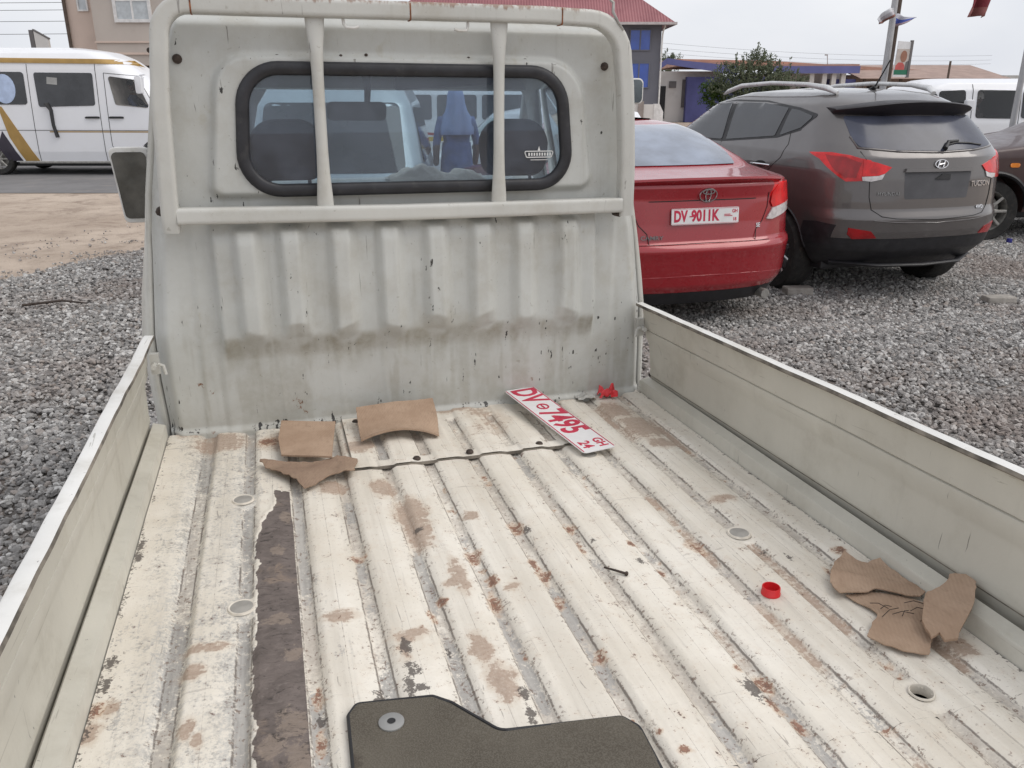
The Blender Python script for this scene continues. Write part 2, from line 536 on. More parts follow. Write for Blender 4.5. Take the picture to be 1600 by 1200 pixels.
def inpoly(px, py, poly):
    ins = np.zeros(px.shape, bool)
    n = len(poly)
    for i in range(n):
        x0, y0 = poly[i]
        x1, y1 = poly[(i + 1) % n]
        c = ((y0 > py) != (y1 > py)) & (px < (x1 - x0) * (py - y0) / (y1 - y0 + 1e-12) + x0)
        ins ^= c
    return ins

def polydist(px, py, poly):
    d = np.full(px.shape, 9.)
    n = len(poly)
    for i in range(n):
        x0, y0 = poly[i]
        x1, y1 = poly[(i + 1) % n]
        dx, dy = x1 - x0, y1 - y0
        t = np.clip(((px - x0) * dx + (py - y0) * dy) / (dx * dx + dy * dy + 1e-12), 0, 1)
        d = np.minimum(d, np.hypot(px - x0 - t * dx, py - y0 - t * dy))
    return d

# ================================================================== THE TRUCK
# truck frame: +Y towards the cab, floor of the bed at z = FZ; the unladen truck stands tail-high by about 1.2 degrees
FZ = .75
TILT = Euler((rad(-1.161), rad(.340), rad(.109))).to_matrix().to_4x4()
TM = Matrix.Translation(EYE) @ TILT @ Matrix.Translation(-EYE)
truck = thing('pickup_truck', 'old white drop-side pickup truck with scratched open bed, seen from its tail', 'pickup truck', matrix=TM)

M['grime_shade'] = pmat('grime_and_shade_lines', (.17, .15, .125), .9, var=.6, scale=18)  # grime colour that also carries painted shade of grooves and edges
# ---- bed floor ------------------------------------------------------------
GX = [-.236, -.117, .002, .122, .248, .367, .495, .62, .747, .873, .99, 1.115]
PLUGS = [(-.131, 1.986), (-.124, 1.489), (.987, 1.478), (.989, .903), (.818, 2.007)]
RUST = [(0.493, 1.662, 0.019, 0.026), (0.368, 1.56, 0.02, 0.025), (0.379, 1.447, 0.01, 0.02), (0.365, 1.376, 0.013, 0.037), (0.489, 1.495, 0.008, 0.034), (0.492, 1.445, 0.01, 0.016), (0.493, 1.339, 0.009, 0.023), (0.121, 1.626, 0.014, 0.014), (0.263, 1.406, 0.008, 0.014), (0.861, 1.46, 0.02, 0.035), (0.742, 1.388, 0.007, 0.016), (0.521, 0.946, 0.006, 0.007), (0.006, 1.188, 0.007, 0.027), (0.002, 1.083, 0.007, 0.032), (0.234, 1.357, 0.005, 0.017), (0.507, 1.152, 0.007, 0.015), (1.157, 1.343, 0.015, 0.018), (0.747, 1.009, 0.011, 0.025), (0.731, 0.946, 0.01, 0.023), (0.723, 1.052, 0.006, 0.009), (1.083, 1.267, 0.007, 0.028), (0.541, 0.894, 0.008, 0.009), (0.614, 1.547, 0.004, 0.009), (0.619, 1.625, 0.012, 0.013), (0.608, 1.512, 0.007, 0.012), (0.731, 1.507, 0.006, 0.009), (0.745, 0.895, 0.008, 0.019), (0.398, 0.912, 0.006, 0.007), (-0.346, 1.238, 0.015, 0.023), (-0.065, 2.366, 0.039, 0.032)]
MUD = [(0.057, 1.404, 0.035, 0.018), (0.184, 1.307, 0.036, 0.016), (0.165, 1.262, 0.01, 0.027), (0.3, 1.233, 0.017, 0.05), (0.315, 1.135, 0.025, 0.053), (0.316, 1.491, 0.016, 0.081), (0.304, 1.456, 0.029, 0.014), (0.404, 1.739, 0.022, 0.017), (0.413, 1.411, 0.016, 0.013), (-0.186, 1.371, 0.042, 0.012), (-0.203, 1.301, 0.025, 0.017), (-0.203, 2.407, 0.077, 0.075), (-0.028, 2.355, 0.053, 0.075), (-0.291, 2.513, 0.043, 0.046), (0.094, 1.999, 0.038, 0.04), (0.223, 1.961, 0.034, 0.056), (0.267, 1.815, 0.041, 0.072), (0.269, 1.695, 0.03, 0.084), (1.037, 2.332, 0.059, 0.076), (1.056, 2.175, 0.069, 0.105), (1.065, 2.035, 0.042, 0.041), (1.045, 1.65, 0.033, 0.018), (-0.202, 1.158, 0.01, 0.028), (-0.181, 1.123, 0.009, 0.014), (-0.327, 1.24, 0.01, 0.02), (-0.346, 1.185, 0.014, 0.025), (1.148, 0.984, 0.023, 0.035), (0.508, 2.487, 0.127, 0.038), (0.875, 2.514, 0.089, 0.054), (0.187, 2.241, 0.045, 0.05), (1.119, 1.065, 0.025, 0.071)]
GRIME = [(0.167, 1.272, 0.01, 0.022), (0.17, 1.204, 0.013, 0.021), (0.156, 1.156, 0.009, 0.029), (0.345, 1.1, 0.01, 0.02), (0.339, 1.045, 0.01, 0.021), (0.106, 1.145, 0.015, 0.02), (-0.35, 1.814, 0.011, 0.039), (-0.349, 1.755, 0.008, 0.03), (-0.341, 1.363, 0.009, 0.028), (-0.342, 1.302, 0.009, 0.021), (0.005, 1.127, 0.006, 0.012), (0.177, 1.15, 0.011, 0.009), (0.243, 1.249, 0.006, 0.012), (0.998, 1.389, 0.006, 0.009), (1.03, 1.351, 0.007, 0.012), (0.518, 1.635, 0.009, 0.013), (0.272, 1.71, 0.009, 0.013), (0.712, 1.43, 0.005, 0.009), (0.649, 1.537, 0.009, 0.009), (0.723, 0.99, 0.013, 0.027)]

def blobs(X, Y, L, grow=1., seed=3):
    out = np.zeros_like(X)
    wx = (fbm(X, Y, 40, 3, seed) - .5) * .022
    wy = (fbm(X, Y, 40, 3, seed + 5) - .5) * .03
    for x, y, rx, ry in L:
        d = np.hypot((X + wx - x) / (rx * grow + .003), (Y + wy - y) / (ry * grow + .004))
        out = np.maximum(out, 1 - sstep(.15, 1.6, d))
    return out

def floor_sheet(x0, x1, y0, y1, step, z0, panel=False):
    nx, ny = int(round((x1 - x0) / step)), int(round((y1 - y0) / step))
    X, Y = np.meshgrid(np.linspace(x0, x1, nx + 1), np.linspace(y0, y1, ny + 1))
    g = np.zeros_like(X)
    for c in GX:
        w = .013 if c > -.2 else .02
        g = np.maximum(g, 1 - sstep(w * .55, w * 1.35, np.abs(X - c + (fbm(X, Y, 5, 2, 8) - .5) * .003)))
    if panel:
        g *= sstep(2.12, 2.15, Y) * (1 - sstep(2.38, 2.41, Y))
    for px, py in PLUGS:
        g *= sstep(.034, .05, np.hypot(X - px, Y - py))
    slope = np.zeros_like(X)
    for c in GX:
        slope = np.maximum(slope, np.where(X < c, 1 - sstep(.014, .052, c - X), 1 - sstep(.014, .028, X - c)))
    gdist = (X[..., None] - np.array(GX))
    gdist = np.take_along_axis(gdist, np.abs(gdist).argmin(-1)[..., None], -1)[..., 0]
    for px, py in PLUGS:
        gdist = np.where(np.hypot(X - px, Y - py) < .044, .06, gdist)
    if panel:
        gdist = np.where((Y < 2.13) | (Y > 2.40), .06, gdist)
    peel = np.zeros_like(X)
    if not panel:
        left = -.094 + (fbm(X, Y, 14, 4, 4) - .5) * .03 + .045 * sstep(1.75, 2.0, Y) + (fbm(X, Y, 45, 3, 9) - .5) * .012
        peel = sstep(-.002, .002, X - left) * sstep(-.001, .003, -.014 + (fbm(X, Y, 9, 2, 31) - .5) * .004 - X) * sstep(0, .004, 2.015 + (fbm(X, Y, 40, 3, 2) - .5) * .04 - Y)
        lip = (1 - sstep(0, .011, np.abs(X - left + .006))) * sstep(0, .02, 2.02 - Y)
    else:
        lip = 0 * X
    dents = (fbm(X, Y, 3.2, 3, 12) - .5) * .006 + (fbm(X, Y, 22, 3, 15) - .5) * .0012
    hole = np.hypot(X - .989, Y - .903)
    Z = z0 - .008 * g - .0052 * slope + dents * sstep(0, .05, 2.5 - Y) + .0030 * lip - .0022 * peel * (.6 + fbm(X, Y, 60, 3, 6)) + peel * .0065 * (fbm(X * .45, Y, 75, 3, 14) - .42)
    rust = np.maximum(blobs(X, Y, RUST, .95), g * sstep(.64, .80, fbm(X, Y, 26, 4, 70)) * .6 * sstep(.1, .4, X) * sstep(.45, .6, fbm(X, Y, 2.2, 2, 71)))
    rust *= (1 - peel)
    mud = np.maximum(blobs(X, Y, MUD, 1.05, 40), .55 * sstep(.55, .75, fbm(X, Y, 5, 4, 80)) * sstep(2.0, 2.4, Y))
    mud = np.maximum(mud, g * sstep(.5, .7, fbm(X, Y, 7, 3, 60)) * .75 * sstep(.6, .9, X))
    mud *= (1 - peel)
    mud = np.maximum(mud, peel * blobs(X, Y, [(-.055, 1.425, .03, .016), (-.03, 1.31, .02, .02), (-.035, 1.13, .028, .035), (-.07, 1.08, .02, .02), (-.03, 1.04, .02, .05), (-.05, 1.7, .018, .02), (-.03, 1.86, .015, .03)], 1.1, 90))
    lm = sstep(-.1, .1, 0.1 - X)
    bare = g * (.12 + .72 * sstep(.36, .58, fbm(X, Y, 4.5, 3, 90))) * (1 - .55 * sstep(.7, 1., X))
    bare = np.maximum(bare, .30 * lm * sstep(.40, .6, fbm(X, Y, 7, 4, 91)))
    grey = .42 * sstep(-.36, -.3, X) * (1 - sstep(-.12, -.06, X)) + .22 * slope
    grime = np.maximum(blobs(X, Y, GRIME, 1., 21), .36 * sstep(.012, .0, np.abs(np.abs(X - .422) - .772)) )
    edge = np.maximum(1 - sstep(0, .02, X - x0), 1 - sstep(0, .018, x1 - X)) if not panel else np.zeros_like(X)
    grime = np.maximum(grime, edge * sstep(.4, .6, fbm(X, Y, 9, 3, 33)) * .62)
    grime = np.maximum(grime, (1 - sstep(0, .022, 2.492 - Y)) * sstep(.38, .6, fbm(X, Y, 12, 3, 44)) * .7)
    edges = (1 - sstep(.001, .004, np.abs(np.abs(X[..., None] - np.array(GX)) - .0165))).max(-1)
    grime = np.maximum(grime, edges * 0. * sstep(.42, .62, fbm(X, Y, 11, 3, 47)) * sstep(-.1, .25, X))
    keep = None
    if not panel:
        xc, yc = (X[:-1, :-1] + X[1:, 1:]) / 2, (Y[:-1, :-1] + Y[1:, 1:]) / 2
        keep = np.hypot(xc - .989, yc - .903) > .019
    return grid_mesh(X, Y, Z, keep, {'wear': (rust, mud, bare), 'wear_two': (grime, peel, grey)}, 'floor_sheet', {'groove': gdist})
plain('bed_floor', floor_sheet(-.356, 1.197, .85, 2.5, .004, FZ), M['floor'], truck)
plain('rear_bed_floor', floor_sheet(-.356, 1.197, .02, .8499, .012, FZ), M['floor'], truck)
ap = plain('access_panel', floor_sheet(.16, .828, 2.082, 2.486, .004, FZ + .0075, True), M['floor'], truck)
mb = MB()
mb.box(.158, .830, 2.0800, 2.0818, FZ - .004, FZ + .0050)
mb.box(.1575, .1598, 2.0818, 2.486, FZ - .004, FZ + .0066)
mb.box(.8282, .8305, 2.0818, 2.486, FZ - .004, FZ + .0066)
mb.build('panel_edge', M['grime_shade'], ap)  # dark strips along the seam, the gap's shadow put into their colour
for x, y in ((.49, 2.105), (.335, 2.1), (.70, 2.105), (.78, 2.44), (.2, 2.44)):
    MB().lathe([(.0001, .006), (.008, .0055), (.011, .002), (.0115, -.002)], 10).build('panel_bolt', M['bolt'], ap, 40, loc=(x, y, FZ + .0075))
M['plug_rim'] = pmat('plug_rim_paint', (.66, .61, .53), .6, var=.15, scale=40, dirt=.4, dirtcol=(.35, .3, .25))
for i, (x, y) in enumerate(PLUGS):
    if i == 3:
        MB().lathe([(.0185, -.02), (.0185, -.001), (.0192, .0004), (.0205, .0004), (.0215, -.003)], 28).build('drain_ring', M['plug_rim'], truck, 40, loc=(x, y, FZ))
        b = MB().lathe([(.0001, -.03), (.03, -.03)], 16).build('drain_hole', M['black'], truck, loc=(x, y, FZ))
        MB().lathe([(.0001, .010), (.006, .009), (.007, 0)], 6).build('drain_bolt', M['steel'], b, loc=(.004, -.004, -.028))
    else:
        ring = MB().lathe([(.0001, .0004), (.0225, .0004), (.0235, .0012), (.026, .0012), (.028, -.003)], 28).build('plug_ring', M['plug_rim'], truck, 40, loc=(x, y, FZ))
        MB().lathe([(.0001, .0018), (.018, .0015), (.0222, .0005)], 28).build('floor_plug', pmat('plug_grey', (.31, .295, .27), .6, var=.15, scale=30), ring, 40)
mb = MB()
mb.box(-.35, 1.19, .0, 2.49, FZ - .10, FZ - .05)
mb.box(-.05, .05, -.02, 3.6, FZ - .28, FZ - .1)
mb.box(.80, .90, -.02, 3.6, FZ - .28, FZ - .1)
mb.build('chassis', M['black'], truck)

# ---- drop sides -----------------------------------------------------------
def side_gate(side):
    # (outwards distance from the floor edge, height): lower sill is fixed, the gate above it
    sill = [(.0, -.06), (.002, .034), (.005, .0385), (.028, .045), (.036, .0475), (.040, .044), (.041, -.06)]
    gate = [(.047, -.05), (.0455, .053), (.043, .057), (.042, .064), (.0445, .078), (.0445, .162), (.0425, .176), (.0335, .200), (.033, .2222), (.0385, .225), (.032, .2278), (.0305, .234), (.028, .295), (.024, .306), (.0065, .3085), (.002, .313), (.0045, .32), (.027, .3215), (.033, .318), (.035, .306), (.05, .29), (.056, .02), (.052, -.05)]
    ny = 120
    def sheet(prof, y0, y1, flare):
        ys = np.linspace(y0, y1, ny + 1)
        V, F = [], []
        n = len(prof)
        for y in ys:
            wob = mnoise.noise(Vector((y * 3, side * 5, 0))) * .0025 + mnoise.noise(Vector((y * 11, side * 5, 4))) * .0009
            for o, z in prof:
                if side > 0:
                    dx = (z / .32) * (-.033 + (2.45 - y) / 1.42 * .062) + (2.45 - y) / 1.42 * .012 if flare else 0
                    V.append((1.198 + o + dx + wob * z * 6, y, FZ + z))
                else:
                    dx = (z / .32) * (-.006 + (2.45 - y) / 1.42 * .004) if flare else 0
                    V.append((-.357 - o - dx + wob * z * 6, y, FZ + z))
        for j in range(ny):
            for i in range(n):
                k = (i + 1) % n
                F.append((j * n + i, j * n + k, (j + 1) * n + k, (j + 1) * n + i))
        F += [tuple(range(n)), tuple(ny * n + i for i in range(n))[::-1]]
        return MB().add(V, F)
    s = sheet(sill, .02, 2.494, False).build('bed_sill', M['gate'], truck, 35)
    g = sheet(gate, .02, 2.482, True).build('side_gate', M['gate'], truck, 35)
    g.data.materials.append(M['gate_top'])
    g.data.materials.append(M['grime_shade'])
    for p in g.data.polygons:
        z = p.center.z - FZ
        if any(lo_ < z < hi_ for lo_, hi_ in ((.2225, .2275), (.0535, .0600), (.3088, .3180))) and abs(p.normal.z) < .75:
            p.material_index = 2  # groove and cap-edge faces darkened: grime plus painted edge shade
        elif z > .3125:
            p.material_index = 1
    # latch at the front corner
    x = 1.185 if side > 0 else -.363
    mb = MB()
    mb.box(x - .012, x + .012, 2.474, 2.496, FZ + .205, FZ + .265)
    mb.tube([(x, 2.47, FZ + .235), (x, 2.44, FZ + .235)], .008, 8)
    mb.tube([(x - .012 * side, 2.455, FZ + .24), (x - .026 * side, 2.45, FZ + .236), (x - .03 * side, 2.45, FZ + .21)], .005, 8)
    mb.build('gate_latch', M['frame'], truck, 40)
    return g
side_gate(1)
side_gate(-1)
# tail gate, folded down behind the photographer's reach
mb = MB()
mb.box(-.36, 1.2, -.03, .0, FZ - .33, FZ - .02)
mb.build('tail_gate', M['gate'], truck, bevel=.006)

# ---- rear wall of the cab ---------------------------------------------------
ZL = [.72, .768, .916, 1.055, 1.297, 1.422, 1.474, 1.726, 1.82, 1.893, 1.925, 1.945]
XL = [-.350, -.352, -.36, -.36, -.336, -.326, -.321, -.277, -.262, -.243, -.222, -.195]
XR = [1.208, 1.207, 1.205, 1.202, 1.172, 1.150, 1.147, 1.126, 1.117, 1.100, 1.078, 1.050]
WIN = rpoly([(-.083, 1.4555), (.926, 1.4555), (.893, 1.8155), (-.055, 1.8155)], [.115, .11, .12, .12], 10)
EMB = rpoly([(-.168, 1.445), (1.005, 1.445), (.955, 1.845), (-.118, 1.845)], [.04, .05, .14, .11], 8)
RIBS = [-.112, .012, .156, .298, .440, .583, .722, .868]       # left flanks of the pressed ribs

def cab_wall():
    zs = np.concatenate([np.linspace(.735, 1.40, 150), np.linspace(1.405, 1.945, 116)])
    nx = 250
    u = np.linspace(0, 1, nx + 1)
    Zg = np.repeat(zs[:, None], nx + 1, 1)
    l, r = np.interp(zs, ZL, XL), np.interp(zs, ZL, XR)
    X = l[:, None] + (r - l)[:, None] * u[None]
    Z = Zg
    d = np.zeros_like(X)                                   # towards the bed
    # raised field round the window
    inside = inpoly(X, Z, EMB)
    pd = polydist(X, Z, EMB)
    d += .026 * np.where(inside, sstep(0, .024, pd), 0)
    # pressed block with vertical ribs under the guard frame
    bl = sstep(-.178, -.160, X) * (1 - sstep(1.0, 1.014, X))
    low = 1.045 + .02 * np.sin(X * 9) * 0
    blk = bl * sstep(low - .075, low + .012, Z) * (1 - sstep(1.385, 1.40, Z))
    rib = np.zeros_like(X)
    for i, c in enumerate(RIBS):
        w = .070
        rib = np.maximum(rib, np.clip((X - c + .008) / .024, 0, 1) * np.clip((c + w + .018 - X) / .032, 0, 1))
    rib = rib * rib * (3 - 2 * rib) * .12 + rib * .88
    ribz = np.clip((Z - low + .02 - .014 * np.sin(X * 31)) / .05, 0, 1) * (1 - sstep(1.356, 1.382, Z))
    d += blk * (.026 + .028 * rib * ribz) - .004 * bl * (1 - sstep(low - .07, low - .03, Z)) * 0
    # faint pressed lines lower down, dents
    for c in (-.21, -.02, .16, .30, .45, .60, .75, .90, 1.08):
        d += .0016 * (1 - sstep(.0, .008, np.abs(X - c - .05 * (1.05 - Z)))) * (1 - sstep(.98, 1.02, Z))
    for c, k in ((-.232, .0), (1.075, .0)):
        xx = X - c - .022 * (Z - 1.05)
        d += .005 * sstep(-.012, .004, xx * (1 if c < 0 else -1)) * (1 - sstep(1.32, 1.40, Z))
    d += .006 * sstep(.0, .02, X + .19) * (1 - sstep(1.32, 1.40, Z)) * (1 - sstep(1.0, 1.02, X))
    d += (fbm(X, Z, 3, 3, 5) - .5) * .009 + (fbm(X, Z, 11, 3, 6) - .5) * .0022
    # rolled outer edges
    e = np.minimum(X - l[:, None], r[:, None] - X)
    top = np.clip(1.945 - Z, 0, 1)
    e = np.minimum(e, top)
    d -= .045 * (1 - sstep(0, .045, e)) ** 1.5
    # foot flange
    d += .014 * (1 - sstep(.752, .768, Z))
    Y = 2.5 - d
    xc, zc = (X[:-1, :-1] + X[1:, 1:]) / 2, (Z[:-1, :-1] + Z[1:, 1:]) / 2
    keep = ~inpoly(xc, zc, WIN)
    dirt = np.zeros_like(X)
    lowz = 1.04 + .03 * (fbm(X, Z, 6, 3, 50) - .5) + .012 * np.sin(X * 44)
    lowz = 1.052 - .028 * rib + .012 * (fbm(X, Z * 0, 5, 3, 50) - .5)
    dirt = np.maximum(dirt, bl * sstep(-.008, .022, lowz - Z) * (1 - sstep(.015, .17, lowz - Z)) ** 1.2 * (.25 + .35 * fbm(X, Z * .35, 13, 4, 51) + .45 * sstep(.42, .62, fbm(X, Z * .08, 34, 3, 67))))  # band under the ribs: dirt together with painted shading, fading downwards
    dirt = np.maximum(dirt, .45 * (1 - sstep(.03, .16, Z - .75)) * fbm(X, Z, 14, 4, 52) * 1.5)
    dirt = np.maximum(dirt, .5 * bl * (1 - sstep(0, .03, np.abs(Z - 1.365))))
    run = sstep(.48, .66, fbm(X, Z * .08, 30, 4, 53)) * (1 - sstep(.8, 1.2, Z) * .6)
    dirt = np.maximum(dirt, .55 * run * (1 - sstep(1.35, 1.4, Z)))
    dirt = np.maximum(dirt, .28 * fbm(X, Z, 2.5, 4, 57))
    chips = .36 * sstep(.70, .80, fbm(X, Z * .5, 70, 3, 54)) * (.4 + 1.2 * sstep(.45, .65, fbm(X, Z, 6, 2, 66))) + .42 * sstep(.72, .78, fbm(X, Z * .16, 75, 2, 58)) * (1 - sstep(1.0, 1.4, Z))
    chips += .42 * (1 - sstep(.0, .014, Z - .765)) * sstep(.35, .6, fbm(X, Z, 16, 3, 55))
    rust = .45 * sstep(.66, .78, fbm(X, Z, 19, 4, 56)) * (1 - sstep(.8, 1.25, Z)) + .5 * (1 - sstep(0, .05, np.abs(Z - 1.385))) * sstep(.6, .7, fbm(X, Z, 9, 3, 59))
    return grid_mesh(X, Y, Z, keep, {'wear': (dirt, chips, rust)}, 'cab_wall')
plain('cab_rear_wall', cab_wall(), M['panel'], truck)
for x, z, r in ((-.203, 1.82, .0125), (1.029, 1.819, .012), (.056, 1.826, .010), (.77, 1.827, .010), (.229, 1.834, .005), (.597, 1.833, .006), (-.269, 1.84, .007), (.30, 1.838, .0045), (-.255, 1.437, .011)):
    y = 2.5 + (.0 if abs(z - 1.83) > .02 or x < -.1 or x > .95 else -.006)
    MB().lathe([(.0001, .005), (r * .45, .005), (r * .5, .003), (r, .002), (r * 1.05, -.006)], 12, Matrix.Rotation(rad(90), 4, 'X')).build('wall_bolt', M['bolt'], truck, 40, loc=(x, y - .002, z))

M['rust'] = pmat('orange_rust', (.22, .085, .04), .9, var=.5, scale=60)
# window: rubber, glass, sticker
n = len(WIN)
gask = MB()
path = []
for i in range(n):
    p, q, r_ = Vector(WIN[i - 1]), Vector(WIN[i]), Vector(WIN[(i + 1) % n])
    nrm = (r_ - p).normalized()
    nrm = Vector((-nrm.y, nrm.x))
    c = q + nrm * .016
    path.append((c.x, 2.476, c.y))
gask.tube(path, .0185, 12, closed=True, sq=3, flat=.75, up=(0, 1, 0))
gask.build('window_rubber', M['rubber'], truck, 50)
inner = []
for i in range(n):
    p, q, r_ = Vector(WIN[i - 1]), Vector(WIN[i]), Vector(WIN[(i + 1) % n])
    nrm = (r_ - p).normalized()
    q = q + Vector((-nrm.y, nrm.x)) * .02
    inner.append((q.x, q.y))
gl = MB().prism(inner, 2.478, 2.481, 'y').build('rear_window', M['cab_glass'], truck)
st = MB()
ring = rpoly([(.772, 1.553), (.852, 1.553), (.859, 1.571), (.765, 1.571)], .004, 4)
st.tube([(x, 2.4765, z) for x, z in ring], .0016, 5, closed=True)
for k in range(9):
    xx = .778 + k * .0085
    st.box(xx, xx + .0045, 2.4755, 2.477, 1.5575, 1.5665)
st.prism([(.808, 1.573), (.816, 1.573), (.812, 1.586)], 2.4755, 2.477, 'y')
st.box(.785, .84, 2.4755, 2.477, 1.5445, 1.5462)
st.build('window_sticker', M['white_film'], gl)

# ---- guard frame in front of the cab's rear wall ------------------------------
FY = 2.440
corner_l = [(-.235 + .075 - .075 * math.cos(a), FY, 1.862 + .086 * math.sin(a)) for a in np.linspace(0, math.pi / 2, 9)]
corner_r = [(1.063 - .115 + .115 * math.sin(a), FY, 1.835 + .112 * math.cos(a)) for a in np.linspace(0, math.pi / 2, 9)]
path = [(-.266, FY + .012, 1.372), (-.264, FY, 1.42), (-.258, FY, 1.56), (-.252, FY, 1.70), (-.243, FY, 1.80)] + corner_l + [(x, FY, 1.948 + .0006 * k) for k, x in enumerate((.0, .15, .3, .45, .6, .8))] + corner_r + [(1.074, FY, 1.76), (1.082, FY, 1.65), (1.089, FY, 1.53), (1.095, FY + .01, 1.372)]
mb = MB().tube(path, .0228, 28, sq=9, up=(0, 1, 0))
mb.build('guard_frame', M['frame'], truck, 50)
mb = MB().tube([(-.246, FY, 1.412), (.0, FY, 1.409), (.36, FY, 1.404), (.7, FY, 1.404), (1.074, FY, 1.405)], .0225, 28, sq=9, up=(0, 1, 0))
mb.build('guard_cross_bar', M['bar'], truck, 50)
for x0, x1 in ((.160, .155), (.676, .673)):
    zs = [1.932, 1.915, 1.88, 1.84, 1.79, 1.7, 1.58, 1.52, 1.47, 1.44, 1.42]
    rr = [.026, .0255, .0225, .0185, .0165, .016, .0165, .018, .0215, .0235, .024]
    fl = [.30, .32, .5, .8, 1, 1, 1, .85, .55, .42, .4]
    pts = [(x0 + (x1 - x0) * (1.93 - z) / .51, FY, z) for z in zs]
    MB().tube(pts, rr, 14, flat=fl, up=(0, 1, 0)).build('guard_bar', M['bar'], truck, 60)
for x, s in ((.235, 1), (.585, -1)):
    MB().tube([(x, FY, 1.93), (x + .002 * s, FY - .004, 1.912), (x + .008 * s, FY - .01, 1.903), (x + .03 * s, FY - .012, 1.902), (x + .042 * s, FY - .012, 1.906)], .0042, 8).build('rope_hook', M['gate_top'], truck, 60)
for x, z in ((-.29, 1.425), (1.075, 1.378)):
    MB().lathe([(.0001, .012), (.008, .011), (.012, .006), (.013, -.03)], 8, Matrix.Rotation(rad(90), 4, 'X')).build('frame_bolt', M['bolt'], truck, 40, loc=(x, FY + .01, z))
MB().tube([(.995, FY + .01, 2.04), (1.003, FY, 2.01), (1.022, FY - .012, 1.99), (1.018, FY - .02, 1.965), (1.035, FY - .022, 1.935), (1.052, FY - .02, 1.915)], .0045, 6).build('tie_cord', M['steel'], truck, 60)

for x in (-.150, .418, .86):
    MB().tube([(x - .002, FY, 1.9482), (x + .002, FY, 1.9482)], .0236, 28, sq=9, up=(0, 1, 0)).build('weld_seam', M['rust'], truck, 50)
# ---- cab shell ----------------------------------------------------------------
def ring_at(y, grow, zt, dx=0.):
    zs = np.concatenate([np.linspace(.42, 1.42, 9), np.linspace(1.47, 1.83, 7), [1.87, 1.90, 1.925, 1.94]])
    l = np.interp(zs, [.42] + ZL, [-.35] + XL)
    r = np.interp(zs, [.42] + ZL, [1.208] + XR)
    g = grow * (1 - sstep(1.05, 1.6, zs)) + .004
    k = (zt - .42) / (1.94 - .42)
    pts = [(a - b, y, .42 + (z - .42) * k) for a, b, z in zip(l, g, zs)] + [(x, y, .42 + (1.955 - .42) * k) for x in np.linspace(-.1, .95, 7)] + [(a + b, y, .42 + (z - .42) * k) for a, b, z in zip(r[::-1], g[::-1], zs[::-1])]
    return pts
rings = [ring_at(2.542, .004, 1.925), ring_at(2.57, .022, 1.93), ring_at(2.62, .035, 1.935), ring_at(2.78, .042, 1.935), ring_at(3.05, .045, 1.93), ring_at(3.3, .045, 1.915), ring_at(3.44, .045, 1.88), ring_at(3.56, .04, 1.80)]
n = len(rings[0])
mb = MB()
V = [p for r in rings for p in r]
F = []
for j in range(len(rings) - 1):
    for i in range(n - 1):
        cz = (rings[j][i][2] + rings[j][i + 1][2] + rings[j + 1][i][2] + rings[j + 1][i + 1][2]) / 4
        side = i < 19 or i > n - 20
        yc = (rings[j][0][1] + rings[j + 1][0][1]) / 2
        if side and 1.43 < cz < 1.80 and 2.8 < yc < 3.45:
            continue
        F.append((j * n + i, j * n + i + 1, (j + 1) * n + i + 1, (j + 1) * n + i))
mb.add(V, F)
sh = mb.build('cab_shell', M['shell'], truck, 40)
sm = sh.modifiers.new('thickness', 'SOLIDIFY')
sm.thickness = .018
sm.offset = 0
# nose under the windscreen, pillars and screen
mb = MB()
mb.prism([(3.52, .42), (3.95, .42), (3.98, .9), (3.90, 1.36), (3.86, 1.405), (3.52, 1.405)], -.37, 1.215, 'x')
mb.build('cab_nose', M['shell'], truck, bevel=.02)
mb = MB()
for x0, x1 in ((-.335, -.29), (1.165, 1.12)):
    mb.tube([(x0, 3.86, 1.39), (x1, 3.54, 1.80)], .032, 8, sq=3)
mb.tube([(-.29, 3.545, 1.80), (1.12, 3.545, 1.80)], .028, 8, sq=3)
mb.build('windscreen_pillars', M['shell'], truck, 50)
MB().add([(-.33, 3.86, 1.40), (1.16, 3.86, 1.40), (1.11, 3.54, 1.79), (-.28, 3.54, 1.79)], [(0, 1, 2, 3)]).build('windscreen', M['clear_glass'], truck)
for x in (-.352, 1.172):
    s = -1 if x < 0 else 1
    MB().add([(x + .012 * s, 2.82, 1.42), (x + .012 * s, 3.46, 1.42), (x - .045 * s, 3.44, 1.80), (x - .05 * s, 2.82, 1.80)], [(0, 1, 2, 3)]).build('door_window', M['clear_glass'], truck)
